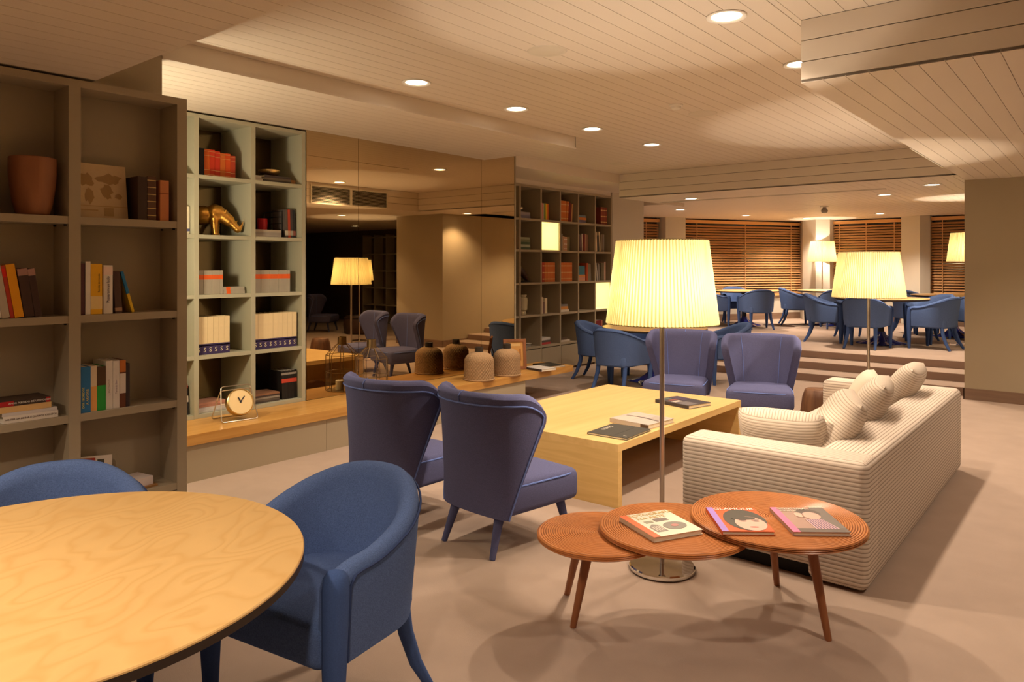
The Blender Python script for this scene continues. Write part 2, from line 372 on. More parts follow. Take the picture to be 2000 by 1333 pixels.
# air grille on the soffit side, slot diffuser, speakers, detectors
g = thing('air_grille', 'two-part louvred air conditioning grille on the soffit side', 'vent', (-1.315, 7.75, 2.70))
for (y0, y1) in ((-.80, .0), (.0, .80)):
    MB().box(-.012, 0, y0, y1, -.15, -.125).box(-.012, 0, y0, y1, .125, .15).box(-.012, 0, y0, y0 + .025, -.125, .125).box(-.012, 0, y1 - .025, y1, -.125, .125).build('frame', 'grille_frame', g)
MB().box(.0, .004, -.78, .78, -.125, .125).build('backing', 'black', g)
sl = MB().add([(-.012, 0, -.004), (-.001, 0, .004), (-.001, 1.55, .004), (-.012, 1.55, -.004)], [(0, 1, 2, 3)]).mesh('louvre', 'grille_frame')
for k in range(11): link('louvre', sl, g, (0, -.775, -.11 + k * .022))
dfu = thing('slot_diffuser', 'long narrow slot air diffuser in the beam underside', 'vent', (-3.85, 10.34, ZB))
MB().box(-1.6, 1.6, -.05, -.03, -.006, .0).box(-1.6, 1.6, .03, .05, -.006, 0).build('frame', 'grille_frame', dfu)
MB().box(-1.6, 1.6, -.03, .03, -.003, .0).build('slot', 'grille_slat', dfu)
sp_me = MB().lathe([(.001, -.006), (.10, -.006), (.105, -.004), (.118, -.005), (.125, 0)], 36).mesh('grille_disc', 'grille_frame', 40)
for (x, y, lab) in ((-2.725, 3.67, 'flush round ceiling speaker nearest the lowered soffit corner'), (-2.78, 6.04, 'flush round ceiling speaker beside the smoke detector'), (-4.99, 8.3, 'flush round ceiling speaker before the far bookcase')):
    o = link('ceiling_speaker', sp_me, None, (x, y, ZC)); tag(o, lab, 'speaker', 'ceiling speakers')
sd = thing('smoke_detector', 'white round smoke detector on the lounge ceiling', 'smoke detector', (-2.80, 5.57, ZC))
MB().lathe([(.055, 0), (.055, -.012), (.042, -.016)], 24).build('mount', 'white_plastic', sd, True); MB().lathe([(.040, -.016), (.038, -.034), (.025, -.044), (.001, -.044)], 24).build('sensor_cap', 'white_plastic', sd, True)
sd = thing('smoke_detector', 'small dark round detector hanging from the dining area ceiling', 'smoke detector', (-3.95, 13.6, ZF))
MB().lathe([(.03, 0), (.03, -.03), (.05, -.05), (.06, -.08), (.045, -.11), (.001, -.12)], 20).build('sensor_cap', 'grille_slat', sd, True); MB().lathe([(.07, 0), (.07, -.01), (.001, -.011)], 20).build('mount', 'white_plastic', sd, True)

# downlights
ORD = ('first', 'second', 'third', 'fourth', 'fifth', 'sixth')
for k, y in enumerate((7.23, 6.03, 4.85, 3.69)):
    downlight(-3.93, y, ZC, ORD[k] + ' downlight from the dropped beam in the row along the mirror soffit', 'downlights along the mirror soffit')
for k, y in enumerate((7.3, 6.1, 4.97, 3.77)):
    downlight(-1.60, y, ZC, ORD[k] + ' downlight from the dropped beam in the row along the grille soffit', 'downlights along the grille soffit')
for (x, y, lab) in ((-4.81, 10.05, 'downlight in the dropped beam near the pale pier'), (-1.70, 10.2, 'downlight in the dropped beam beside the wall block')):
    downlight(x, y, ZB, lab, 'downlights in the beam')
for (x, y, lab) in ((-6.25, 12.6, 'downlight over the raised floor beside the slim column'), (-5.9, 14.9, 'downlight over the table by the widest blind'), (-5.2, 16.6, 'downlight before the lamp-lit column'),
                    (-3.6, 16.1, 'downlight before the wide column'), (-2.6, 11.9, 'downlight over the top step')):
    downlight(x, y, ZF, lab, 'downlights over the dining area', 175)
for (x, y, lab) in ((-2.2, .1, 'added fill downlight over the near round table'), (-3.4, -.6, 'added fill downlight before the near olive bookcase'), (-.6, .1, 'added fill downlight in the lowered ceiling away from the bookcase'), (.8, 2.6, 'added fill downlight of the main ceiling away from the sofa')):  # unseen downlights added as soft fill for the near end of the room
    downlight(x, y, ZL if y < 1.5 else ZC, lab, 'added fill downlights by the near table', 80)
for (x, y, lab) in ((.55, 6.2, 'downlight in the plank soffit behind the sofa'), (.55, 9.0, 'downlight in the plank soffit before the dark room')):
    downlight(x, y, ZB, lab, 'downlights in the soffit')

downlight(3.4, 11.6, ZB, 'added dim fill downlight in the dark side room', 'downlights in the soffit', 14)  # extra weak spot, added to lift the black side room in the mirror

# windows and blinds of the dining area
def blind_window(n, a, b, label, ztop=ZF - .03, zbot=ZP + .62):
    ax, ay = a; bx, by = b; ln = math.hypot(bx - ax, by - ay); rz = math.atan2(by - ay, bx - ax)
    wn = thing('window_%d' % n, None, None, (ax, ay, 0), rz); wn['kind'] = 'structure'; wn['label'] = 'dark night window behind ' + label
    MB().box(0, ln, .10, .13, zbot - .1, ztop + .03).build('window_pane', 'night_glass', wn)
    MB().box(0, ln, .06, .26, ZP, zbot - .06).build('parapet', 'pier_paint', wn)
    MB().box(0, ln, .045, .06, ZP, ZP + .15).build('baseboard', 'base_wood', wn)
    MB().box(0, ln, -.02, .13, zbot - .06, zbot - .03).build('window_sill', 'blind_valance', wn)
    bl = thing('venetian_blind', label, 'blind', (ax, ay, 0), rz, 'wooden venetian blinds of the dining area')
    MB().box(.01, ln - .01, -.035, .035, ztop - .07, ztop).build('head_rail', 'blind_valance', bl)
    ns = int((ztop - .09 - zbot) / .058); h = .020
    me = MB().add([(.02, -.018, -h), (ln - .02, -.018, -h), (ln - .02, .018, h), (.02, .018, h), (.02, -.016, -h - .003), (ln - .02, -.016, -h - .003), (ln - .02, .020, h - .003), (.02, .020, h - .003)],
                  [(0, 1, 2, 3), (7, 6, 5, 4), (0, 4, 5, 1), (2, 6, 7, 3)]).mesh('slat', 'blind_wood')
    for k in range(ns): link('slat', me, bl, (0, 0, zbot + .02 + k * .058))
    MB().box(.02, ln - .02, -.02, .02, zbot - .02, zbot + .0).build('bottom_rail', 'blind_wood', bl)
    for f in (.12, .5, .88):
        MB().box(ln * f - .008, ln * f + .008, -.026, -.022, zbot, ztop - .06).build('ladder_tape', 'blind_wood', bl)
dx, dy = .485, .875
P0 = (-7.40, 14.84)
def onl(s): return (P0[0] + dx * s, P0[1] + dy * s)
blind_window(1, onl(-3.4), onl(-.5), 'wooden slat blind next to the single slim column')
blind_window(2, onl(.05), onl(3.55), 'widest wooden slat blind, between the slim column and the lamp-lit column')
blind_window(3, (-5.0, 17.75), (-3.48, 17.65), 'wooden slat blind just behind the far floor lamp')
blind_window(4, (-2.95, 17.5), (-1.0, 17.4), 'wooden slat blind beside the wide column and wall block')
def column(n, pts, lab):
    v = [(x, y, z) for z in (ZP, ZF) for (x, y) in pts]; k = len(pts)
    mb = MB().add(v, [tuple(range(k)), tuple(range(2 * k - 1, k - 1, -1))] + [(i, (i + 1) % k, k + (i + 1) % k, k + i) for i in range(k)])
    struct('trim_%d' % n, mb, 'pier_paint', lab)
def nrm(p, q): return (p[0] + q[0], p[1] + q[1])
pa, pb = onl(-.48), onl(.03); ip = (dy * .22, -dx * .22); ib = (-dy * .3, dx * .3)
column(1, [nrm(pa, ib), nrm(pa, ip), nrm(pb, ip), nrm(pb, ib)], 'slim pale column between two slat blinds')
pc = onl(3.55)
column(2, [(-5.95, 18.3), (pc[0] + .10, pc[1] - .42), (-5.2, 17.25), (-4.95, 17.45), (-4.95, 18.3)], 'pale column lit by the far floor lamp')
column(3, [(-3.5, 18.2), (-3.5, 17.5), (-3.1, 17.28), (-2.93, 17.4), (-2.93, 18.2)], 'wide pale column behind the raised dining tables')
struct('wall_outer', MB().box(-9.9, -9.7, 11, 19.5, 0, 2.7).box(-9.8, -6.90, 11.2, 11.36, 0, 2.7).box(-1.3, -1.0, 13.5, 17.6, 0, 2.7), 'wall_paint')

# ================================================================== BUILT-IN FURNITURE
def bookcase(name, label, front, depth, ys, zs, t_up, t_sh, z0, z1, mat, back, cat='bookcase', skip_top=False):
    """open case facing +X; ys centre lines of uprights, zs heights of shelf tops"""
    r = thing(name, label, cat, (front, (ys[0] + ys[-1]) / 2, z0)); yc = (ys[0] + ys[-1]) / 2
    up = MB().box(-depth, 0, -t_up / 2, t_up / 2, 0, z1 - z0).mesh('upright', mat)
    for y in ys: link('upright', up, r, (0, y - yc, 0))
    for i in range(len(ys) - 1):
        w_ = ys[i + 1] - ys[i] - t_up
        me = MB().box(-depth, -.003, -w_ / 2, w_ / 2, -t_sh, 0).mesh('shelf', mat)
        for z in zs: link('shelf', me, r, (0, (ys[i] + ys[i + 1]) / 2 - yc, z - z0))
        tb = MB().box(-depth, 0, -w_ / 2, w_ / 2, -t_sh, 0).build('top_board', mat, r, loc=(0, (ys[i] + ys[i + 1]) / 2 - yc, z1 - z0))
    MB().box(-depth - .012, -depth, ys[0] - yc - t_up / 2, ys[-1] - yc + t_up / 2, 0, z1 - z0).build('back_panel', back, r)
    return r
XB1, XB2, XB3 = -4.07, XM, -6.33
Y1 = [2.016 - .5545 * k for k in range(5)][::-1]
b1 = bookcase('bookcase', 'tall grey-olive open bookcase behind the near round table', XB1, .205, Y1, [.327, .793, 1.298, 1.802], .056, .038, 0, 2.50, 'shelf_paint', 'shelf_paint')
for i in range(4):
    MB().box(-.012, .0, Y1[i] - (Y1[0] + Y1[-1]) / 2 + .03, Y1[i + 1] - (Y1[0] + Y1[-1]) / 2 - .03, .02, .285).build('door', 'shelf_paint', b1)
pin = MB().tube([(0, 0, 0), (0, .012, 0)], .005, 6).mesh('shelf_pin', 'dark_metal')
for z in (1.298, 1.802, .793):
    for i in range(1, 5):
        for xx in (-.03, -.17): link('shelf_pin', pin, b1, (xx, Y1[i] - (Y1[0] + Y1[-1]) / 2 - .040, z - .043))
Y2 = [3.869 - .4945 * k for k in range(5)][::-1]
b2 = bookcase('bookcase', 'pale green bookcase standing on the oak bench next to the mirror', XB2, .49, Y2, [.372, .837, 1.321, 1.80, 2.276], .038, .030, .343, 2.755, 'pale_shelf_paint', 'bronze_mirror_dark')
Y3 = [7.42, 7.899, 8.382, 8.857, 9.333, 9.806, 10.287]
b3 = bookcase('bookcase', 'far olive cube bookcase with two glowing cells above a drawer plinth', XB3, .36, Y3, [.405, .857, 1.317, 1.781, 2.222], .032, .030, 0, 2.69, 'shelf_paint', 'shelf_paint')
for i in range(6):
    MB().box(-.002, .016, Y3[i] - (Y3[0] + Y3[-1]) / 2 + .004, Y3[i + 1] - (Y3[0] + Y3[-1]) / 2 - .004, .035, .365).build('drawer_front', 'shelf_paint', b3)
MB().box(-.36, -.015, Y3[0] - 8.85, Y3[-1] - 8.85, 2.69, 2.762).build('added_gap_board', 'ceiling_paint', b3)  # pale board added so the unlit gap reads as bright ceiling
MB().box(-.30, -.02, Y3[0] - 8.85, Y3[-1] - 8.85, 0, .035).build('plinth', 'base_wood', b3)
# lit cells
for (i, z0, z1, lab) in ((2, 1.781, 2.192, 'glowing light cube in the second row of the far bookcase'), (5, .857, 1.287, 'glowing light cube above the maroon box in the far bookcase')):
    yc = (Y3[i] + Y3[i + 1]) / 2; h = (Y3[i + 1] - Y3[i]) / 2 - .017
    t = thing('light_cube', lab, 'light', (XB3 - .02, yc, z0 + .002), 0, 'light cubes of the far bookcase')
    MB().box(-.32, -.31, -h, h, 0, z1 - z0 - .004).build('back_glow', 'light_box', t)
    MB().box(-.31, 0, -h, -h + .006, 0, z1 - z0 - .004).box(-.31, 0, h - .006, h, 0, z1 - z0 - .004).box(-.31, 0, -h, h, 0, .006).box(-.31, 0, -h, h, z1 - z0 - .010, z1 - z0 - .004).build('lining', 'light_box', t)
    light('POINT', (-.12, -h * .3, (z1 - z0) * .62), 1.1, (1, .84, .42), t, .04)
# oak bench with painted panel
bn = thing('oak_bench', 'long oak bench running under the mirror wall', 'bench', (-5.3, 4.4, 0))
MB().box(-.279, .23, -3.0, 2.965, .267, .342).build('seat_board', 'oak', bn)
for (y0, y1) in ((1.45, 2.55), (2.553, 3.75), (3.753, 5.05), (5.053, 6.44)):
    MB().box(.195, .213, y0 - 4.4, y1 - 4.4, 0, .267).build('front_panel', 'wall_paint', bn)
MB().box(-.28, .195, 6.42 - 4.4, 6.44 - 4.4, 0, .267).build('end_panel', 'wall_paint', bn)

# ================================================================== SEATING
def wing_shell(th_out):
    """rings over height of a wrapped winged back; returns closed loft"""
    nu, nv = 44, 14
    def P(u, v, off):
        a = abs(u); z0 = .205; q_ = max(0, (a - .70) / .30); ztop = .85 - .20 * (1 - math.sqrt(max(0, 1 - (q_ * .96) ** 2)))
        z = z0 + (ztop - z0) * v; vv = (z - z0) / .64
        hw = .262 + .125 * vv ** .9; fd = .045 + .265 * min(1, vv / .86) ** 1.15
        yb = -.255 - .085 * vv
        x = hw * math.sin(u * PI / 2 * .93) / math.sin(PI / 2 * .93); y = yb + fd * a ** 2.1
        # inward normal in plan
        du = 1e-3
        x2 = hw * math.sin((u + du) * PI / 2 * .93) / math.sin(PI / 2 * .93); y2 = yb + fd * abs(u + du) ** 2.1
        t = Vector((x2 - x, y2 - y)).normalized(); n = Vector((-t.y, t.x))
        return (x + n.x * off, y + n.y * off, z)
    rings = []
    us = [math.sin((-1 + 2 * i / nu) * PI / 2) for i in range(nu + 1)]
    th = .070
    ends = [(-1, .5, .012), (-1, .36, .010), (-1, .16, .004)]
    secs = [(u, f, d) for (u, f, d) in ends] + [(u, 0, 0) for u in us] + [(1, f, d) for (_, f, d) in reversed(ends)]
    for (u, f, d) in secs:
        o0, o1 = th * f, th * (1 - f) + (.001 if f == .5 else 0)
        def P_(u_, v_, off):
            p = P(u_, v_, off); q = P(u_ * .98, v_, off); dv = Vector((p[0] - q[0], p[1] - q[1])).normalized() if d else Vector((0, 0))
            return (p[0] + dv.x * d, p[1] + dv.y * d, p[2])
        r = [P_(u, j / nv, o0) for j in range(nv + 1)]
        top = P_(u, 1, o0); inn = P_(u, 1, o1)
        for k in (.12, .3, .5, .7, .88):
            lift = .026 * math.sin(k * PI) * (1 - f * 1.8)
            q = tuple(top[i] * (1 - k) + inn[i] * k for i in range(3)); r.append((q[0], q[1], q[2] + lift))
        r += [P_(u, j / nv, o1) for j in range(nv, -1, -1)]
        rings.append(r)
    return rings, P, us
def make_wing():
    t = thing('wing_chair', 'x', 'chair')
    rings, P, us = wing_shell(0)
    back = MB().loft(rings).build('backrest', 'violet_fabric', t, 50)
    edge = [P(-.955, v / 20, -.003) for v in range(19)] + [P(u, .945, -.003) for u in us if abs(u) < .94] + [P(.955, v / 20, -.003) for v in range(18, -1, -1)]
    MB().tube(edge, .0045, 6).build('piping', 'piping_blue', back, True)
    for s in (-1, 1):
        MB().tube([P(s * .42, v / 10, .071) for v in range(3, 11)], .003, 5).build('seam', 'piping_blue', back, True)
    MB().tube([P(0, .945, -.002), P(0, 1, -.001), P(0, 1, .01)[:2] + (.864,), P(0, 1, .035)[:2] + (.8765,), P(0, 1, .06)[:2] + (.864,), P(0, 1, .071)], .003, 5).build('seam', 'piping_blue', back, True)
    def shape(bm):
        for v in bm.verts:
            k = (v.co.y + .26) / .58
            v.co.x *= .90 + .13 * sm(k)
            if v.co.z > .37: v.co.z += .022 * (1 - (v.co.x / .32) ** 2) * (1 - ((v.co.y - .03) / .33) ** 2)
    me = rbox(-.295, .295, -.22, .325, .215, .392, .045, 4, 'seat', 'violet_fabric', True, lambda bm: (bmesh.ops.subdivide_edges(bm, edges=bm.edges[:], cuts=1, use_grid_fill=True), shape(bm)))
    st = link('seat', me, t)
    ring = []
    for k in range(48):
        a = 2 * PI * k / 48; c, s_ = math.cos(a), math.sin(a); e = .32
        x = .292 * abs(c) ** e * (1 if c > 0 else -1); y = .05 + .272 * abs(s_) ** e * (1 if s_ > 0 else -1)
        x *= .90 + .13 * sm((y + .26) / .58)
        if y > -.16: ring.append((x, y, .372))
    i0 = max(range(len(ring)), key=lambda i: (Vector(ring[i]) - Vector(ring[i - 1])).length); ring = ring[i0:] + ring[:i0]
    MB().tube(ring, .0045, 5).build('piping', 'piping_blue', st, True)
    for sx in (-1, 1):
        MB().cone((sx * .17, -.19, .235), (sx * .195, -.275, 0), .029, .016).build('leg', 'violet_leg', t, True)
        MB().cone((sx * .215, .235, .235), (sx * .245, .29, 0), .029, .016).build('leg', 'violet_leg', t, True)
    return t
def make_tub():
    """upholstered armchair: U-shaped shell that falls from the back to the arms"""
    t = thing('tub_armchair', 'x', 'chair')
    hw, yf, R = .322, .270, .295
    path = []
    for k in range(9): path.append((hw + .0, yf - (yf + .0) * k / 8, -1 + .42 * k / 8))
    for k in range(1, 25):
        a = PI * k / 24; path.append((hw * math.cos(a), -R * math.sin(a), -.58 + 1.16 * k / 24))
    for k in range(1, 9): path.append((-hw, (yf) * k / 8, .58 + .42 * k / 8))
    def top(s): a = abs(s); return .645 + .148 * (1 - sm((a - .06) / .74)) - .02 * sm((a - .85) / .15)
    rings = []; edge = []
    n = len(path)
    for i, (x, y, s) in enumerate(path):
        x2, y2, _ = path[min(i + 1, n - 1)]; x1, y1, _ = path[max(i - 1, 0)]
        tt = Vector((x2 - x1, y2 - y1)).normalized(); nn = Vector((-tt.y, tt.x))       # outward
        zt = top(s); zb = .345; th = .076
        lean = .035 * (1 - abs(s)) 
        def Q(off, z):
            k = (z - zb) / .5; o_ = off + (-.022 + .030 * k); bk = -lean * max(0, (z - .5) / .3)
            return (x + nn.x * o_, y + nn.y * o_ + bk, z)
        r = [Q(-th, zb), Q(0, zb), Q(.004, zb + .12), Q(.002, zt - .10), Q(0, zt - .045), Q(-.008, zt - .015), Q(-.028, zt + .001), Q(-.050, zt), Q(-.068, zt - .014), Q(-.078, zt - .045), Q(-th, .46)]
        rings.append(r); e = Q(.003, zt - .03); edge.append(e)
    sh = MB().loft(rings).build('backrest', 'blue_fabric', t, 60)
    ed = [e for e in edge if e[1] < .215]
    MB().tube([(.304, .222, .35), (.311, .222, .48), (.318, .222, .585)] + ed + [(-.318, .222, .585), (-.311, .222, .48), (-.304, .222, .35)], .0045, 6).build('piping', 'piping_dark', sh, True)
    def dome(bm):
        bmesh.ops.subdivide_edges(bm, edges=bm.edges[:], cuts=2, use_grid_fill=True)
        for v in bm.verts:
            if v.co.z > .43: v.co.z += .02 * (1 - (v.co.x / .26) ** 2) * (1 - ((v.co.y - .03) / .29) ** 2)
            if v.co.y < -.08: v.co.x *= math.sqrt(max(.05, 1 - ((-.08 - v.co.y) / .235) ** 2)) * .96 + .04
    link('seat', rbox(-.252, .252, -.235, .285, .32, .462, .035, 3, 'seat', 'blue_fabric', True, dome), t)
    for sx in (-1, 1):
        # front post runs from the arm down to the floor
        MB().tube([(sx * .290, .252, .640), (sx * .290, .254, .634), (sx * .290, .256, .618), (sx * .290, .258, .58), (sx * .284, .258, .34), (sx * .280, .258, .0)], [.008, .026, .038, .042, .037, .019], 12).build('leg', 'blue_leg', t, True)
        MB().tube([(sx * .190, -.165, .40), (sx * .196, -.190, .24), (sx * .208, -.235, .11), (sx * .220, -.300, 0)], [.030, .027, .023, .017], 12).build('leg', 'blue_leg', t, True)
    return t
wing0, tub0 = make_wing(), make_tub(); _used = {}
def place(proto, loc, rz, label, group):
    o = proto if proto.name not in _used else copy_tree(proto)
    _used[proto.name] = 1
    o.location = loc; o.rotation_euler = (0, 0, rz); return tag(o, label, 'chair', group)
R = math.radians
place(wing0, (-2.69, 3.20, 0), R(-5), 'violet-blue wing chair with its back to the round lunch table, beside the triple side table', 'wing chairs')
place(wing0, (-3.46, 3.14, 0), R(3), 'violet-blue wing chair standing between its twin and the oak bench', 'wing chairs')
place(wing0, (-2.62, 6.98, 0), R(180 + 19), 'violet-blue wing chair on the far side of the coffee table, nearer the sofa', 'wing chairs')
place(wing0, (-3.45, 6.93, 0), R(180 + 13), 'violet-blue wing chair on the far side of the coffee table, nearer the cube bookcase', 'wing chairs')

# round dining tables
def make_table():
    t = thing('round_table', 'x', 'table')
    MB().lathe([(.001, .74), (.683, .74), (.686, .737), (.686, .733)], 96).build('table_top', 'birch_veneer', t, 40)
    MB().lathe([(.686, .733), (.686, .712), (.672, .706), (.001, .706)], 96).build('edge_band', 'dark_edge', t, 40)
    MB().lathe([(.05, .12), (.042, .25), (.042, .66), (.10, .69), (.16, .706)], 24).build('column', 'dark_metal', t, 40)
    MB().lathe([(.30, 0), (.31, .012), (.29, .022), (.20, .045), (.12, .09), (.07, .15), (.055, .20)], 64, fn=lambda a, z: 1 + (.22 * math.cos(4 * a) if z < .1 else .08 * math.cos(4 * a))).build('foot', 'blue_enamel', t, 40)
    return t
tab0 = make_table()
def place_table(loc, rz, label):
    o = tab0 if 't' not in _used else copy_tree(tab0); _used['t'] = 1
    o.location = loc; o.rotation_euler.z = rz; return tag(o, label, 'table', 'round dining tables')
TN = (-2.21, .70)
place_table((*TN, 0), .35, 'round birch dining table with dark edge before the olive bookcase')
for (p, lab) in (((-2.12, 1.565), 'blue tub armchair pushed under the near round table, beside the wing chairs'), ((-2.88, .96), 'blue tub armchair between the near round table and the olive bookcase')):
    place(tub0, (*p, 0), R(-171) if p[1] > 1.3 else facing(p, TN), lab, 'tub armchairs at the near table')
TM = (-4.70, 8.72)
place_table((*TM, 0), .2, 'round birch dining table in front of the cube bookcase')
for (p, lab) in (((-5.47, 8.55), 'dark blue tub armchair with its back to the cube bookcase'), ((-4.72, 7.86), 'blue tub armchair with its back to the wing chairs, at the bookcase table'),
                 ((-3.98, 9.38), 'blue tub armchair on the sofa side of the bookcase table'), ((-5.22, 9.42), 'blue tub armchair at the bookcase table, backed by the steps')):
    place(tub0, (*p, 0), facing(p, TM), lab, 'tub armchairs at the bookcase table')
for (T, rz, lab, chairs) in (
        ((-2.86, 12.85), .3, 'round dining table on the raised floor nearest the steps', (((-3.68, 12.66), 'blue tub armchair at the table nearest the steps, turned toward the wall block'), ((-2.90, 12.05), 'blue tub armchair backed by the top step'), ((-2.05, 12.62), 'blue tub armchair at the table nearest the steps, backed by the wall block'), ((-2.25, 13.54), 'pale lit blue tub armchair behind the table nearest the steps'), ((-3.44, 13.57), 'blue tub armchair behind the table nearest the steps, half hidden by the lamp shade'))),
        ((-5.95, 14.95), .9, 'round dining table on the raised floor by the widest blind', (((-6.42, 14.30), 'blue tub armchair at the widest blind table, beside the big lamp shade'), ((-5.45, 14.36), 'blue tub armchair at the widest blind table, back to the steps'), ((-6.42, 15.62), 'blue tub armchair backed by the widest blind'))),
        ((-4.55, 16.2), .1, 'round dining table on the raised floor before the lamp-lit column', (((-5.22, 15.88), 'blue tub armchair turned toward the lamp-lit column'), ((-4.25, 15.48), 'blue tub armchair before the lamp-lit column, back to the steps'), ((-4.25, 16.95), 'blue tub armchair backed by the lamp-lit column'))),
        ((-2.15, 15.0), .6, 'round dining table on the raised floor behind the wall block', (((-2.72, 14.48), 'blue tub armchair behind the wall block, back to the steps'), ((-2.86, 15.45), 'blue tub armchair behind the wall block, turned toward it'), ((-1.76, 14.28), 'blue tub armchair pressed close behind the wall block')))):
    place_table((*T, ZP), rz, lab)
    for (p, cl) in chairs: place(tub0, (*p, ZP), facing(p, T), cl, 'tub armchairs on the raised floor')

# sofa (faces -X)
sf = thing('sofa', 'long low corduroy sofa in beige stripes facing the coffee table', 'sofa', (-1.355, 5.08, 0))
sx0, sx1, sy0, sy1 = -.475, .475, -1.39, 1.39
link('base', rbox(sx0 + .04, sx1 - .26, sy0 + .05, sy1 - .05, .075, .30, .02, 2, 'base', 'corduroy'), sf)
link('backrest', rbox(.195, sx1, sy0, sy1, .012, .6215, .042, 4, 'backrest', 'corduroy_back'), sf)
for s in (-1, 1):
    y0, y1 = (sy0, sy0 + .245) if s < 0 else (sy1 - .245, sy1)
    link('armrest', rbox(sx0, sx1 + .0006, y0 - (.0006 if s < 0 else 0), y1 + (.0006 if s > 0 else 0), .075, .622, .042, 4, 'armrest', 'corduroy'), sf)
for k in range(2):
    y0 = sy0 + .25 + k * 1.14; link('seat_cushion', rbox(sx0 + .01, .19, y0, y0 + 1.135, .285, .43, .045, 4, 'seat_cushion', 'corduroy'), sf)
MB().box(sx0 + .08, sx1 - .28, sy0 + .07, sy1 - .07, 0, .078).build('plinth', 'black', sf)
def pillow(wd, hg, th, n=14):
    mb = MB()
    for sgn in (1, -1):
        vs = []; fs = []
        for i in range(n + 1):
            for j in range(n + 1):
                u, v = -1 + 2 * i / n, -1 + 2 * j / n
                k = (1 - abs(u) ** 3.2) * (1 - abs(v) ** 3.2); pin_ = 1 - .045 * (1 - abs(u) ** 2) * abs(v) ** 2 - .10 * abs(u * v) ** 3; pin2 = 1 - .045 * (1 - abs(v) ** 2) * abs(u) ** 2 - .10 * abs(u * v) ** 3
                vs.append((u * wd / 2 * pin2, sgn * (th / 2 * max(k, 0) ** .55), v * hg / 2 * pin_))
        for i in range(n):
            for j in range(n):
                a = i * (n + 1) + j; fs.append((a, a + 1, a + n + 2, a + n + 1))
        mb.add(vs, fs)
    return mb
def cushion(loc, rot, size, mat, label):
    o = pillow(*size).build('cushion', mat, None, 80, True); o.location = loc; o.rotation_euler = rot
    return tag(o, label, 'cushion', 'cushions on the sofa')
ZS = .43
cushion((-1.425, 4.14, ZS + .155), (R(24), 0, R(6)), (.50, .38, .17), 'corduroy_cushion', 'striped cushion lying back against the near arm of the sofa')
cushion((-1.225, 4.40, ZS + .205), (R(-34), R(0), R(-70)), (.62, .46, .20), 'corduroy_cushion', 'big striped cushion leaning on the sofa back at the near end')
cushion((-1.195, 5.00, ZS + .22), (R(-32), 0, R(-80)), (.60, .47, .19), 'corduroy_cushion', 'striped cushion leaning on the middle of the sofa back')
cushion((-1.34, 5.42, ZS + .205), (R(-28), 0, R(-74)), (.50, .44, .17), 'plain_cushion', 'plain cream cushion between striped ones on the sofa')
cushion((-1.19, 5.95, ZS + .225), (R(-34), 0, R(-88)), (.52, .45, .19), 'corduroy_cushion', 'striped cushion at the far end of the sofa, standing above the back')

# coffee table
ct = thing('coffee_table', 'large low birch coffee table with waterfall sides', 'table', (-3.09, 5.03, 0))
MB().box(-.66, .66, -1.0, 1.0, .362, .41).build('table_top', 'birch', ct)
for (y0, y1) in ((-1.0, -.952), (.952, 1.0)): MB().box(-.66, .66, y0, y1, 0, .362).build('side_panel', 'birch_edge', ct)
MB().box(-.02, .02, -.952, .952, .06, .362).build('centre_rail', 'birch_edge', ct)

# triple-disc side table
stt = thing('side_table', 'side table of three overlapping teak discs on splayed legs', 'table', (0, 0, 0))
def disc(c, r, zt, name='tabletop'):
    prof = [(.001, zt)]; rr = .005
    while rr < r - .012:
        prof += [(rr - .0025, zt), (rr, zt - .0022), (rr + .0025, zt)]; rr += .010
    prof += [(r - .006, zt), (r, zt - .005), (r - .004, zt - .008), (r, zt - .012), (r - .004, zt - .016), (r, zt - .020), (r - .008, zt - .026), (.001, zt - .026)]
    MB().lathe(prof, 72).build(name, 'teak', stt, 25, loc=(c[0], c[1], 0))
disc((-1.675, 2.623), .262, .425); disc((-1.43, 2.822), .312, .452); disc((-1.105, 3.13), .358, .479)
for (b, tp, zt) in (((-1.985, 2.83), (-1.83, 2.74), .40), ((-1.785, 2.59), (-1.70, 2.60), .40), ((-1.255, 3.56), (-1.22, 3.36), .455), ((-.905, 3.17), (-.985, 3.16), .455)):
    MB().cone((tp[0], tp[1], zt), (b[0], b[1], 0), .024, .014).build('leg', 'teak_leg', stt, True)

# stump stool beside the sofa
o = MB().lathe([(.10, 0), (.125, .02), (.15, .15), (.155, .28), (.14, .40), (.118, .465), (.11, .47), (.001, .47)], 20, fn=lambda a, z: 1 + .03 * math.sin(5 * a + 1) + .02 * math.sin(9 * a)).build('log_stool', 'stump', None, 50)
o.location = (-1.98, 6.66, 0); tag(o, 'brown log stool standing at the far arm of the sofa', 'stool')

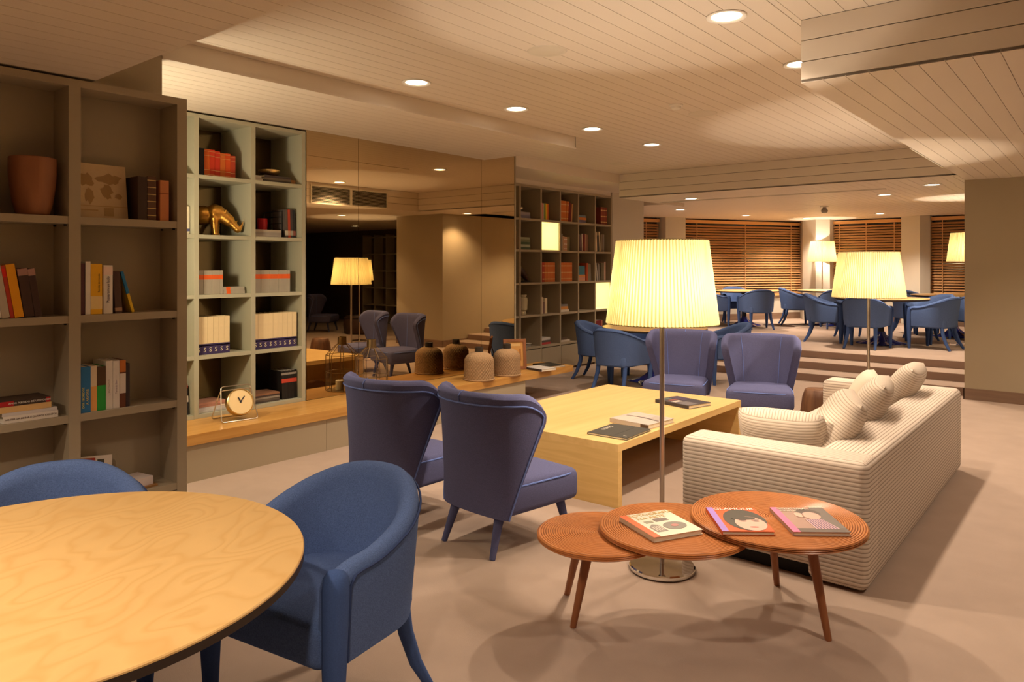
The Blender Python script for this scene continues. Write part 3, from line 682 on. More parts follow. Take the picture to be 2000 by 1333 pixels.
# ================================================================== FLOOR LAMPS
def make_lamp():
    t = thing('floor_lamp', 'x', 'lamp')
    MB().lathe([(.150, 0), (.165, .006), (.166, .022), (.160, .028), (.02, .031), (.001, .031)], 56).build('base', 'chrome', t, 30)
    MB().lathe([(.012, .03), (.012, 1.355), (.001, 1.357)], 16).build('pole', 'brushed_steel', t, True)
    MB().lathe([(.019, .10), (.019, .12), (.012, .121)], 16, cap=False).build('collar', 'chrome', t, True)
    n = 96 * 4; rings = []
    def pl(j): return (.0, .003, .0055, .003)[j % 4]
    for k in range(9):
        f = k / 8; r = .280 + (.228 - .280) * f; z = 1.258 + .421 * f
        rings.append([((r + pl(j)) * math.cos(2 * PI * j / n), (r + pl(j)) * math.sin(2 * PI * j / n), z) for j in range(n)])
    sh = MB().loft(rings, True, False).build('lamp_shade', 'shade_cloth', t, 60)
    MB().tube([(.229 * math.cos(a), .229 * math.sin(a), 1.679) for a in [2 * PI * i / 48 for i in range(48)]], .003, 6, True).build('top_ring', 'shade_cloth', sh, True)
    MB().tube([(.281 * math.cos(a), .281 * math.sin(a), 1.258) for a in [2 * PI * i / 48 for i in range(48)]], .003, 6, True).build('bottom_ring', 'shade_cloth', sh, True)
    for k in range(3):
        a = 2 * PI * k / 3; MB().tube([(.012 * math.cos(a), .012 * math.sin(a), 1.36), (.229 * math.cos(a), .229 * math.sin(a), 1.677)], .002, 5).build('spider_arm', 'brushed_steel', sh, True)
    MB().lathe([(.012, 1.345), (.020, 1.35), (.020, 1.385), (.001, 1.387)], 14).build('bulb_holder', 'white_plastic', t, True)
    lp = light('POINT', (0, 0, 1.43), BULB_W, (1, .815, .62), t, .022)
    return t
lamp0 = make_lamp()
def place_lamp(loc, label, scale=1):
    o = lamp0 if 'l' not in _used else copy_tree(lamp0); _used['l'] = 1
    o.location = loc; o.scale = scale if isinstance(scale, tuple) else (scale,) * 3; return tag(o, label, 'lamp', 'pleated floor lamps')
place_lamp((-1.776, 3.376, 0), 'chrome floor lamp with lit pleated shade behind the triple side table')
place_lamp((-1.757, 7.41, 0), 'floor lamp with lit pleated shade standing beyond the sofa', (1.12, 1.12, 1))
place_lamp((-5.0, 17.05, ZP), 'floor lamp with lit pleated shade in front of the lamp-lit column', 1.07)
place_lamp((-1.70, 13.2, ZP), 'floor lamp with lit pleated shade half hidden by the wall block', 1.05)
M('globe_glow', (1, .9, .7), .5, emit=((1, .85, .60), 70))
t = thing('globe_lamp', 'globe lamp standing in the niche behind the olive bookcase', 'lamp', (-4.86, 1.88, 0))
MB().lathe([(.001, -.12)] + [(.12 * math.cos(a), .12 * math.sin(a)) for a in [-PI / 2 + PI * k / 12 for k in range(1, 12)]] + [(.001, .12)], 24, (0, 0, 1.72)).build('globe', 'globe_glow', t, True)
MB().lathe([(.14, 0), (.15, .02), (.012, .03), (.012, 1.61)], 20).build('stand', 'brushed_steel', t, 40)
place_lamp((.78, 9.62, 0), 'floor lamp with lit pleated shade before the dark side room', 1)
#--DETAILS--
# ================================================================== BOOKS
PAGE = 'paper'
def cover_mesh(th, h, d, mat, c=.0028):
    return MB().box(-c, 0, 0, th, 0, h).box(-d, -c, 0, c, 0, h).box(-d, -c, th - c, th, 0, h).mesh('cover', mat)
def pages_mesh(th, h, d, c=.0028):
    return MB().box(-d + .005, -c, c, th - c, .004, h - .004).mesh('page_block', PAGE)
def book(label, x, y, z, th, h, d, col, group, lean=0, bands=(), title=None, rough=.5, cat='book', yaw=0):
    """standing book, spine toward +X; bands = (low, high, colour) fractions of the spine; title = (text, size, colour, height fraction)"""
    b = thing('book', label, cat, (x, y, z), yaw, group); b.rotation_euler.x = lean
    link('cover', cover_mesh(th, h, d, paint(col, rough) if not isinstance(col, str) else col), b)
    link('page_block', pages_mesh(th, h, d), b)
    for (f0, f1, c) in bands:
        MB().box(-.01, .0006, -.0004, th + .0004, h * f0, h * f1).build('spine_band', paint(c) if not isinstance(c, str) else c, b)
    if title:
        for q in (title if isinstance(title, list) else [title]):
            txt, sz, c, f = q[:4]; off = q[4] if len(q) > 4 else .5
            me = text_mesh(txt, sz, paint(c)); o = link('lettering', me, b, (.0012, th * off, h * f))
            o.matrix_local = Matrix.Translation((.0012, th * off, h * f)) @ Matrix(((0, 0, 1, 0), (0, -1, 0, 0), (1, 0, 0, 0), (0, 0, 0, 1))) @ Matrix.Rotation(0, 4, 'X')
    return b
def flat_book(label, c, z, w_, l_, th, col, group, yaw=0, cat='book', spine=None, top=None):
    """lying book: w_ along local X, l_ along local Y, spine on the -X side; top = list of cover prints (x0,x1,y0,y1,colour) in fractions"""
    b = thing('magazine' if cat == 'magazine' else 'book', label, cat, (c[0], c[1], z), yaw, group)
    m = paint(col) if not isinstance(col, str) else col; e = .0022 if th < .03 else .003
    MB().box(-w_ / 2, w_ / 2, -l_ / 2, l_ / 2, th - e, th).box(-w_ / 2, w_ / 2, -l_ / 2, l_ / 2, 0, e).box(-w_ / 2, -w_ / 2 + e, -l_ / 2, l_ / 2, e, th - e).build('cover', m, b)
    MB().box(-w_ / 2 + e, w_ / 2 - .004, -l_ / 2 + .003, l_ / 2 - .003, e, th - e).build('page_block', PAGE, b)
    if spine: MB().box(-w_ / 2 - .0006, -w_ / 2 + .012, -l_ / 2 - .0004, l_ / 2 + .0004, .001, th + .0006).build('spine_band', paint(spine), b)
    k = 0
    for q in (top or ()):
        x0, x1, y0, y1, cc = q
        MB().box(-w_ / 2 + w_ * x0, -w_ / 2 + w_ * x1, -l_ / 2 + l_ * y0, -l_ / 2 + l_ * y1, th, th + .0005 + .0002 * k).build('cover_print', paint(cc), b); k += 1
    return b
def print_shape(parent, name, pts, z, col, th=.0005):
    n = len(pts); v = [(x, y, z) for (x, y) in pts] + [(x, y, z + th) for (x, y) in pts]
    MB().add(v, [tuple(range(n - 1, -1, -1)), tuple(range(n, 2 * n))] + [(i, (i + 1) % n, n + (i + 1) % n, n + i) for i in range(n)]).build(name, paint(col), parent)
def ell(cx, cy, rx, ry, n=20, a0=0, a1=2 * PI): return [(cx + rx * math.cos(a0 + (a1 - a0) * i / n), cy + ry * math.sin(a0 + (a1 - a0) * i / n)) for i in range(n)]
def lettering(parent, txt, size, col, loc, rz=0, align='CENTER'):
    o = link('lettering', text_mesh(txt, size, paint(col), align), parent, loc); o.rotation_euler.z = rz; return o

XS = XB1 - .018
G = 'books in the near olive bookcase'
WHT, CRM, BRN, DRK = (.72, .66, .58), (.70, .55, .36), (.13, .055, .03), (.035, .022, .018)
# row with the yellow books
z = 1.299
book('plum paperback against the upright in the row of the yellow book', XS, 1.491, z, .025, .265, .17, (.10, .035, .04), G)
book('slim white paperback between the plum and the yellow book', XS + .004, 1.517, z, .024, .275, .17, WHT, G)
book('thick yellow paperback in the upright row', XS + .002, 1.543, z, .055, .262, .18, (.78, .42, .015), G, 0, [(.10, .36, (.80, .60, .25))], ('Revolta do mundo', .013, (.12, .08, .02), .62, .72))
book('white paperback with dark spine lettering beside the yellow book', XS, 1.606, z, .045, .255, .18, WHT, G, 0, [(.80, .97, (.78, .60, .52))], ('Passaram ao lado', .020, (.07, .05, .09), .50))
book('dark brown paperback beside the leaning blue and yellow book', XS, 1.666, z, .034, .222, .15, (.075, .035, .022), G, R(3.5), [(.05, .13, (.35, .2, .12))])
book('thin blue and yellow paperback leaning at the end of its row', XS - .005, 1.752, z, .014, .228, .15, (.70, .45, .02), G, R(15), [(.46, 1.0, (.02, .16, .34))])
# leaning row
book('pale grey paperback leaning beside the red one', XS, 1.153, z, .032, .262, .18, (.50, .43, .34), G, R(9))
book('white paperback leaning at the hidden end of the leaning row', XS, 1.121, z, .030, .262, .18, WHT, G, R(9))
book('thin red paperback leaning between grey and orange-yellow books', XS, 1.187, z, .016, .255, .17, (.48, .045, .02), G, R(9), [(.78, .94, (.70, .02, .01))])
book('orange-yellow paperback leaning in the row of dark twins', XS + .002, 1.205, z, .038, .260, .18, (.80, .35, .008), G, R(9))
for y in (1.247, 1.291):
    book('%s dark brown paperback with pink band, leaning beside its twin' % ('thicker' if y < 1.27 else 'thinner'), XS, y, z, .042 if y < 1.27 else .030, .238, .17, (.06, .03, .022), G, R(8), [(.86, 1.0, (.36, .20, .17))])
# row with the blue and green books
z = .794
book('blue paperback with yellow spine lettering', XS + .004, 1.4905, z, .0515, .236, .17, (.03, .16, .36), G, 0, (), [('A ÁRVORE', .017, (.82, .60, .12), .34, .70), ('DOS SEGREDOS', .0150, (.80, .66, .10), .33, .32)])
book('cream and orange paperback beside the blue one', XS, 1.543, z, .030, .236, .17, CRM, G, 0, [(.02, .55, (.74, .36, .10))])
book('brown and green paperback in the upright row', XS, 1.575, z, .042, .230, .17, (.025, .30, .04), G, 0, [(.57, 1.0, (.085, .045, .018))])
book('white paperback with blue top edge beside the green book', XS - .003, 1.619, z, .033, .255, .17, WHT, G, 0, (), ('L. ENCONTRO', .013, (.45, .36, .33), .45))
book('white paperback with grey script beside the brown and orange one', XS - .003, 1.654, z, .033, .252, .17, (.70, .64, .58), G, 0, (), ('Terra do Bem', .013, (.42, .34, .38), .45))
book('brown and orange paperback in the upright row', XS - .002, 1.689, z, .029, .252, .17, (.14, .045, .02), G, 0, [(.30, .72, (.68, .58, .50)), (.75, 1.0, (.50, .15, .03))])
book('dark slim paperback closing the row of the green book', XS - .006, 1.721, z, .020, .232, .17, (.045, .03, .032), G)
# lying stack
G2 = 'stack lying in the near olive bookcase'
zz = .794
for (lab, th, y1, col, sp) in (('white paperback at the bottom of the lying stack', .034, 1.392, WHT, None), ('thin grey-white paperback in the lying stack', .016, 1.388, (.58, .54, .52), None),
                               ('tan paperback in the lying stack', .029, 1.362, (.66, .42, .17), None), ('black and red paperback on top of the lying stack', .026, 1.358, (.05, .03, .02), None)):
    b = flat_book(lab, (XS - .085, y1 - .118), zz, .17, .236, th, col, G2, PI)
    if th == .034:
        o = lettering(b, 'NO FIM DA LINHA E OUTROS CONTOS', .0125, (.10, .05, .03), (0, 0, 0)); o.matrix_local = Matrix.Translation((-.0855, 0, th / 2)) @ Matrix(((0, 0, -1, 0), (-1, 0, 0, 0), (0, 1, 0, 0), (0, 0, 0, 1)))
    if th == .026:
        MB().box(-.0858, -.08, .04, .118, .001, th - .001).build('spine_band', paint((.42, .02, .02)), b); MB().box(-.0858, -.08, -.118, -.098, .001, th - .001).build('spine_band', paint((.42, .02, .02)), b)
        o = lettering(b, 'AMOR PERDIDO DE UM HOMEM', .0125, (.72, .66, .55), (0, 0, 0)); o.matrix_local = Matrix.Translation((-.0862, -.028, th / 2)) @ Matrix(((0, 0, -1, 0), (-1, 0, 0, 0), (0, 1, 0, 0), (0, 0, 0, 1)))
    zz += th + .0005
# bottom row
b = flat_book('thin brown book under the thick white paperback', (XS - .075, 1.78), .328, .15, .21, .012, (.30, .15, .05), G2, PI + .12)
flat_book('thick white paperback lying at the bottom of the near bookcase', (XS - .08, 1.765), .3405, .14, .20, .045, (.66, .58, .56), G2, PI + .18)
o = thing('magazine', 'red and white magazine leaning in the bottom of the near bookcase', 'magazine', (XS - .095, 1.600, .334), 0); o.rotation_euler = (R(-6), R(-14), 0)
MB().box(-.006, .0, -.085, .085, .003, .20).build('cover', paint((.70, .62, .54)), o); MB().box(.0, .0008, -.06, .0, .06, .19).build('cover_print', paint((.42, .045, .015)), o); MB().box(.0, .0008, .01, .045, .05, .18).build('cover_print', paint((.07, .06, .045)), o)
# top row: atlas, old volumes, pots
z = 1.803
o = thing('atlas', 'large old atlas with a faded world map cover leaning in the near bookcase', 'book', (XS - .075, 1.630, z + .005)); o.rotation_euler = (0, R(-7), R(3))
MB().box(-.004, 0, -.135, .135, 0, .29).box(-.034, -.03, -.135, .135, 0, .29).box(-.03, -.004, -.135, -.131, 0, .29).build('cover', paint((.55, .40, .22)), o)
MB().box(-.03, -.004, -.131, .130, .004, .286).build('page_block', PAGE, o)
def map_print(parent, blobs, col):
    for pts in blobs:
        v = [(.0004, y, z_) for (y, z_) in pts]; MB().add(v + [(.001, y, z_) for (y, z_) in pts], [tuple(range(len(pts), 2 * len(pts)))] + [(i, (i + 1) % len(pts), len(pts) + (i + 1) % len(pts), len(pts) + i) for i in range(len(pts))]).build('map_print', paint(col), parent)
rr = random.Random(3)
def blob(cy, cz, ry, rz_): return [(cy + ry * (1 + .35 * rr.uniform(-1, 1)) * math.cos(2 * PI * i / 16), cz + rz_ * (1 + .35 * rr.uniform(-1, 1)) * math.sin(2 * PI * i / 16)) for i in range(16)]
map_print(o, [blob(-.075, .20, .040, .035), blob(-.06, .12, .022, .04), blob(.045, .21, .060, .030), blob(.03, .14, .028, .040), blob(.09, .12, .018, .016)], (.33, .20, .075))
MB().box(.0003, .0009, -.13, .13, .060, .064).box(.0003, .0009, .01, .06, .01, .055).box(.0003, .0009, -.12, -.02, .036, .042).build('map_print', paint((.40, .26, .10)), o)
G3 = 'old volumes in the near olive bookcase'
book('dark old volume with worn leather spine beside the atlas', XS - .01, 1.785, z, .050, .238, .16, (.045, .022, .012), G3)
book('brown old volume with gilt bands on the spine', XS - .012, 1.838, z, .046, .242, .16, (.10, .042, .018), G3, 0, [(f, f + .02, 'brass') for f in (.10, .26, .42, .58, .74, .90)])
book('orange slipcase closing the top row of the near bookcase', XS - .008, 1.905, z, .048, .226, .16, (.55, .20, .075), G3, 0, [(.66, .69, (.28, .08, .03))])
def pot(name, loc, prof, mat, label, cat, n=40, fn=None):
    o = MB().lathe(prof, n, fn=fn).build(name, mat, None, 40); o.location = loc; return tag(o, label, cat)
pot('wooden_vase', (XS - .08, 1.305, 1.803), [(.066, 0), (.072, .004), (.086, .06), (.098, .14), (.104, .22), (.103, .285), (.100, .288), (.096, .284), (.090, .20), (.07, .06), (.001, .02)], 'clay_pot', 'reddish wooden vase in the top row of the near bookcase', 'vase')
pot('wooden_vase', (XS - .085, 1.055, 1.803), [(.066, 0), (.080, .06), (.094, .16), (.092, .24), (.055, .29), (.035, .32), (.035, .36), (.04, .37), (.033, .368), (.001, .30)], 'dark_leather', 'dark bottle-shaped vase at the hidden end of the top row', 'vase')

# ---------------- pale bookcase on the bench
X2 = XB2 - .06
ORD = ('first', 'second', 'third', 'fourth', 'fifth', 'sixth', 'seventh', 'eighth', 'ninth', 'tenth', 'eleventh', 'twelfth', 'thirteenth')
G = 'red gilt volumes in the pale bookcase'
bd = [(f, f + .014, 'brass') for f in (.07, .24, .76, .92)]
for k in range(6):
    book(ORD[5 - k] + ' red gilt-banded volume from the mirror side in the pale bookcase row of six', X2 - .03 - .002 * k, 2.992 + .0465 * k, 2.277, .044, (.222, .222, .215, .205, .208, .195)[k], .20, ((.55, .10, .015), (.50, .035, .012), (.48, .03, .012), (.52, .12, .02), (.56, .07, .012), (.42, .05, .02))[k], G, 0, bd)
book('black volume standing before the red gilt row in the pale bookcase', X2 - .03, 2.945, 2.277, .044, .225, .22, (.012, .01, .012), G)
flat_book('white paperback stack bottom beside the gilt bowl', (X2 - .11, 3.455), 2.277, .2, .10, .026, WHT, 'lying books in the pale bookcase', PI)
flat_book('white paperback lying on another beside the gilt bowl', (X2 - .11, 3.45), 2.304, .2, .095, .024, (.6, .56, .48), 'lying books in the pale bookcase', PI - .05)
for k, (c, lab) in enumerate((((.10, .08, .07), 'dark magazine under the gilt bowl, lowest'), ((.20, .16, .12), 'grey-brown magazine under the gilt bowl, middle'), ((.07, .05, .05), 'black magazine carrying the gilt bowl'))):
    flat_book(lab, (X2 - .11, 3.645), 2.277 + .0205 * k, .21, .27, .020, c, 'lying books in the pale bookcase', PI + .03 * k, 'magazine')
flat_book('small tan and violet book at the end of the bowl shelf', (X2 - .07, 3.805), 2.277, .11, .06, .040, (.42, .20, .07), 'lying books in the pale bookcase', PI)
pot('gilt_bowl', (X2 - .10, 3.625, 2.339), [(.03, 0), (.05, .004), (.085, .03), (.092, .055), (.088, .056), (.08, .032), (.001, .012)], 'brass', 'hammered gilt bowl standing on dark magazines', 'bowl')
# gilt rhinoceros
def rhino():
    bm = bmesh.new()
    def ball(c, r, rot=None):
        m = Matrix.Translation(c) @ (rot.to_matrix().to_4x4() if rot else Matrix()) @ Matrix.Diagonal((*r, 1))
        bmesh.ops.create_icosphere(bm, subdivisions=3, radius=1, matrix=m)
    from mathutils import Euler
    ball((0, -.12, .185), (.082, .15, .088)); ball((0, -.22, .18), (.078, .075, .085)); ball((0, .0, .195), (.078, .085, .095))
    for k in range(6):
        f = k / 5; ball((0, .04 + .09 * f, .205 - .065 * f), (.062 - .014 * f, .055, .074 - .018 * f))
    for k in range(5):
        f = k / 4; ball((0, .135 + .075 * f, .135 - .075 * f), (.044 - .012 * f, .036, .046 - .014 * f))
    for k in range(9):
        f = k / 8; ball((0, .222 + .050 * f, .060 + .095 * f * f + .02 * f), (.016 * (1 - f) + .004,) * 3)
    for k in range(4):
        f = k / 3; ball((0, .188 + .022 * f, .108 + .035 * f), (.010 * (1 - f) + .004,) * 3)
    for s in (-1, 1):
        ball((s * .038, .105, .215), (.012, .015, .026))
        for (y, lean) in ((-.23, -.005), (.0, .01)):
            for k in range(6):
                f = k / 5; ball((s * .050, y + lean * f, .155 - .14 * f), (.038 - .012 * f, .044 - .016 * f, .03))
            ball((s * .050, y + lean + .005, .013), (.028, .031, .015))
    me = bpy.data.meshes.new('rhinoceros'); bm.to_mesh(me); bm.free(); me.materials.append(MATS['gold'])
    o = link('rhinoceros_statue', me); md = o.modifiers.new('fuse', 'REMESH'); md.mode = 'VOXEL'; md.voxel_size = .0065; md.use_smooth_shade = True
    m2 = o.modifiers.new('soften', 'SMOOTH'); m2.factor = .5; m2.iterations = 3
    return tag(o, 'gilt rhinoceros statue with lowered head in the pale bookcase', 'statue')
o = rhino(); o.location = (-5.80, 3.150, 1.803); o.rotation_euler.z = R(-36); o.scale = (.86, .86, .92)
# candle, wire rack, folders
t = thing('candle_cup', 'red candle cup standing on magazines in the pale bookcase', 'candle', (X2 - .13, 3.575, 1.866))
MB().lathe([(.034, 0), (.040, .004), (.044, .05), (.043, .10), (.040, .102), (.036, .09), (.001, .08)], 28).build('glass_cup', 'candle_red', t, 40); MB().lathe([(.003, .08), (.003, .095), (.001, .096)], 8).build('wick', 'black', t)
for k, (c, lab) in enumerate((((.40, .35, .30), 'grey magazine under the red candle, lowest'), ((.34, .30, .26), 'grey magazine under the red candle, middle'), ((.45, .38, .30), 'pale magazine carrying the red candle'))):
    flat_book(lab, (X2 - .11, 3.545), 1.801 + .0212 * k, .22, .27, .021, c, 'magazines under the red candle', PI + .02 * k, 'magazine')
t = thing('wire_rack', 'black wire magazine rack leaning beside the red candle', 'rack', (X2 - .05, 3.70, 1.803))
p = [(-.20, -.06, .005), (-.20, -.03, .225), (0, .02, .235), (0, .02, .005)]
MB().tube(p, .006, 6, True).build('frame', 'black', t, True)
for f in (.3, .55, .8): MB().tube([(-.20, -.06 + .03 * f, .22 * f), (0, .02, .23 * f)], .004, 6).build('bar', 'black', t, True)
for k, (c, bn_) in enumerate((((.10, .08, .07), (.55, .50, .4)), ((.45, .06, .03), (.55, .30, .2)), ((.06, .05, .05), (.4, .36, .3)), ((.03, .028, .03), (.30, .10, .08)))):
    book(('black folder with pale label beside the wire rack', 'red folder between black ones beside the wire rack', 'black folder with grey label beside the wire rack', 'black folder with red label at the end of the rack shelf')[k], X2 - .01, 3.733 + .026 * k, 1.802, .024, .25, .2, c, 'folders beside the wire rack', R(2), [(.08, .25, bn_)])
# grey volumes with orange band
G = 'grey volumes with orange band in the pale bookcase'
for (y0, n_, th) in ((2.903, 10, .0232), (3.399, 13, .0285)):
    for k in range(n_):
        book(ORD[n_ - 1 - k] + ' grey orange-banded volume from the mirror side in the row of ' + ('ten' if n_ == 10 else 'thirteen'), X2 - .002 * (k % 3), y0 + th * k, 1.322, th - .001, .192, .15, (.36, .32, .255), G, 0, [(.62, .82, (.72, .115, .02))])
for k in range(2):
    b = flat_book('grey volume with orange band lying beside the row of ten, ' + ('lower' if k == 0 else 'upper'), (X2 - .075, 3.235 - .004 * k), 1.322 + .0285 * k, .15, .192, .028, (.36, .32, .255), G, PI)
    MB().box(-.0758, -.06, .032, .068, .0005, .0285).build('spine_band', paint((.72, .115, .02)), b)
# cream encyclopaedia with navy foot band and S
G = 'cream encyclopaedia in the pale bookcase'
s_me = text_mesh('S', .050, paint((.70, .62, .40)))
for (y0, n_) in ((2.902, 6), (3.400, 9)):
    for k in range(n_):
        b = book(ORD[n_ - 1 - k] + ' cream navy-footed volume from the mirror side in the set of ' + ('six' if n_ == 6 else 'nine'), X2 + .012, y0 + .0478 * k, .838, .0462, .302, .21, (.72, .58, .34), G, 0, [(.0, .285, (.045, .030, .10)), (.225, .25, (.42, .36, .30))])
        o = link('lettering', s_me, b); o.matrix_local = Matrix.Translation((.0014, .0231, .036)) @ Matrix(((0, 0, 1, 0), (1, 0, 0, 0), (0, 1, 0, 0), (0, 0, 0, 1)))
# bottom cells
G = 'lying magazines in the foot of the pale bookcase'
for k, (c, lab) in enumerate((((.5, .46, .42), 'pale magazine at the bottom behind the clock'), ((.55, .50, .46), 'pale magazine second from the bottom behind the clock'), ((.42, .20, .13), 'reddish magazine third in the pile behind the clock'), ((.50, .26, .18), 'reddish magazine on top of the pile behind the clock'))):
    flat_book(lab, (X2 - .09 - .02 * k, 3.05), .374 + .0165 * k, .21, .28, .016, c, G, PI + .06 * (k % 2), 'magazine')
for k in range(5):
    flat_book(('dark magazine at the bottom', 'dark magazine second', 'grey magazine third', 'dark magazine fourth', 'brown magazine on top')[k] + ' of the pile beside the black annuals', (X2 - .10, 3.535), .374 + .0155 * k, .21, .25, .015, ((.09, .07, .06), (.14, .11, .09), (.30, .26, .22), (.07, .05, .05), (.28, .14, .08))[k], G, PI + .05 * ((k % 2) - .5), 'magazine')
for k in range(5):
    book(ORD[4 - k] + ' black red-banded annual from the mirror in the foot of the pale bookcase', X2 + .0, 3.690 + .0305 * k, .373, .029, .25, .21, (.014, .012, .012), 'black annuals in the pale bookcase', R(1.2), [(.58, .72, (.50, .06, .035)), (.86, .93, (.28, .25, .22))])
for k in range(3):
    book('black and white annual leaning in the hidden foot column of the pale bookcase', X2, 2.765 + .03 * k, .373, .028, .25, .2, (.03, .028, .028), 'annuals in the hidden column', R(4), [(.85, .95, (.5, .05, .04)), (.4, .6, (.55, .5, .45))])
for k in range(3):
    book('cream volume in the hidden column of the pale bookcase', X2, 2.760 + .032 * k, 1.802, .030, .22, .2, (.66, .60, .45), 'volumes in the hidden column', 0, [(.1, .2, (.1, .1, .2))])

# ---------------- far cube bookcase
X3 = XB3 - .05
RN = ('top', 'second', 'third', 'fourth', 'bottom'); RZ = (2.223, 1.782, 1.318, .858, .406)
CN = ('first', 'second', 'third', 'fourth', 'fifth', 'sixth')
def far_row(r, c, specs, y_off=.02, group=None):
    """specs: (colour name, colour, thickness, height, lean degrees[, band colour])"""
    y = Y3[c] + .018 + y_off + (.30 * math.sin(R(specs[0][4])) if specs[0][4] > 0 else 0)
    for sp in specs:
        nm, col, th, h, ln = sp[:5]
        mb = MB().box(-.17, 0, 0, th, 0, h).mat(1).box(-.172, -.003, .003, th - .003, .004, h + .0006)
        mats = [paint(col), MATS[PAGE]]
        if len(sp) > 5: mb.mat(2); [mb.box(-.004, .0008, .001, th - .001, h * f, h * (f + .05)) for f in (.12, .45, .80)]; mats.append(paint(sp[5]))
        o = mb.build('book', mats, None, loc=(X3, y, RZ[r] + (th * math.sin(R(-ln)) if ln < 0 else 0))); o.rotation_euler.x = R(ln)
        tag(o, '%s book standing in the far bookcase, %s row, %s column from the mirror' % (nm, RN[r], CN[c]), 'book', group or 'books in the far bookcase')
        y += th + (.003 if not ln else .012)
def far_pile(r, c, specs, yc=None):
    z = RZ[r] + .001; yc = yc or Y3[c] + .16
    for k, (nm, col, th, ln) in enumerate(specs):
        o = MB().box(-.19, 0, -ln / 2, ln / 2, 0, th).mat(1).box(-.188, -.004, -ln / 2 - .0006, ln / 2 + .0006, .003, th - .003).build('book', [paint(col), MATS[PAGE]], None, loc=(X3, yc, z))
        tag(o, '%s book lying in the far bookcase, %s row, %s column from the mirror' % (nm, RN[r], CN[c]), 'book', 'books in the far bookcase'); z += th + .001
RED, ORG, MAR, GRY = (.42, .05, .02), (.60, .17, .04), (.17, .012, .018), (.22, .19, .15)
GLD = (.70, .42, .16)
far_pile(0, 1, [('violet-grey', (.20, .18, .27), .045, .27), ('grey', (.28, .25, .30), .04, .25)])
far_row(0, 2, [('pinkish', (.50, .24, .20), .035, .24, 0), ('rose', (.55, .20, .18), .03, .24, 0), ('sand', (.45, .35, .22), .03, .24, 0), ('green', (.10, .28, .05), .03, .24, 0), ('yellow', (.72, .45, .02), .03, .24, 0), ('orange', (.72, .17, .015), .035, .24, 0)])
far_row(0, 3, [('orange gilt', ORG, .045, .31, 0, GLD)] * 4 + [('orange gilt leaning', ORG, .04, .31, -3, GLD), ('maroon', MAR, .06, .29, 0), ('tan leaning', (.5, .25, .1), .03, .28, -6)])
far_pile(0, 4, [('violet', (.20, .17, .26), .045, .24), ('orange', (.62, .20, .04), .04, .26), ('slate blue', (.15, .20, .26), .03, .24)])
far_row(0, 5, [('dark red gilt', (.26, .05, .03), .045, .28, 0, GLD)] * 4, .22)
far_pile(1, 1, [('green', (.06, .10, .06), .035, .26), ('pale green', (.30, .33, .25), .035, .26), ('dark green', (.05, .09, .05), .035, .25), ('mossy', (.14, .16, .09), .035, .25), ('sage', (.25, .27, .18), .03, .24)])
far_row(1, 0, [('brown', (.22, .10, .04), .03, .25, 0)] * 3 , .36)
far_row(1, 3, [('grey-brown', GRY, .035, .25, 2), ('grey', (.30, .27, .22), .03, .25, 0), ('tan', (.45, .27, .16), .035, .22, 0), ('tan striped', (.50, .28, .18), .035, .21, 0, WHT), ('tan striped', (.50, .28, .18), .035, .21, 0, WHT), ('olive', (.22, .17, .08), .035, .21, 0), ('moss', (.16, .14, .07), .035, .21, 0)])
far_row(1, 4, [('black', (.03, .025, .03), .05, .27, 3), ('plum', (.13, .07, .09), .05, .24, 4), ('cream', (.60, .50, .40), .025, .27, 4), ('dark red', (.25, .05, .04), .045, .27, 0), ('tan', (.45, .26, .15), .03, .27, 0), ('brown', (.25, .12, .07), .04, .26, 0)])
far_row(1, 5, [('sand', (.52, .40, .24), .04, .30, 3), ('cream', (.66, .52, .34), .04, .31, 4), ('black', (.06, .05, .05), .045, .26, 5), ('cream leaning', (.66, .54, .36), .03, .32, 5), ('taupe', (.25, .19, .13), .03, .28, 0), ('umber', (.18, .13, .09), .03, .28, 0), ('grey', (.24, .21, .18), .03, .28, 0)], .01)
far_row(2, 2, [('crimson', (.33, .012, .015), .055, .285, 0), ('red gilt', RED, .05, .285, 0, GLD)] + [('orange gilt', ORG, .034, .285, 0, GLD)] * 7, .02)
far_row(2, 3, [('orange gilt', ORG, .036, .285, 0, GLD)] * 9, .01)
far_pile(2, 4, [('peach', (.60, .30, .18), .03, .24), ('pink', (.55, .26, .20), .028, .24), ('orange', (.60, .25, .08), .035, .24), ('teal', (.03, .17, .26), .14, .22)], Y3[4] + .14)
far_row(2, 4, [('vermilion', (.50, .09, .03), .035, .28, 0), ('olive', (.24, .20, .12), .045, .27, 0), ('grey', GRY, .045, .26, 3)], .28)
far_row(2, 5, [('white-edged grey', (.45, .42, .37), .03, .28, 10), ('slate', (.22, .19, .16), .05, .27, 6), ('dark olive', (.12, .10, .06), .06, .28, 0), ('moss', (.20, .17, .11), .045, .28, 0), ('pale pink', (.55, .36, .28), .04, .30, 0)], .06)
far_row(3, 1, [('mauve', (.22, .15, .16), .03, .24, 0), ('violet', (.16, .11, .13), .035, .24, 0)], .0)
far_row(3, 2, [('grey-blue', (.42, .38, .36), .05, .29, 0), ('beige', (.55, .46, .34), .035, .24, 0), ('plum', (.15, .07, .07), .03, .17, 0), ('cream', (.66, .56, .38), .06, .22, 0)], .01)
far_pile(3, 3, [('white', (.66, .58, .48), .035, .26), ('orange', (.60, .26, .06), .045, .22), ('slate', (.20, .19, .19), .03, .20)])
far_row(4, 5, [('pink-grey', (.38, .26, .20), .035, .26, 0), ('maroon', MAR, .20, .27, 0), ('brick', (.40, .14, .08), .03, .27, 0)], .0)
far_pile(4, 1, [('grey', (.30, .27, .25), .02, .28)])
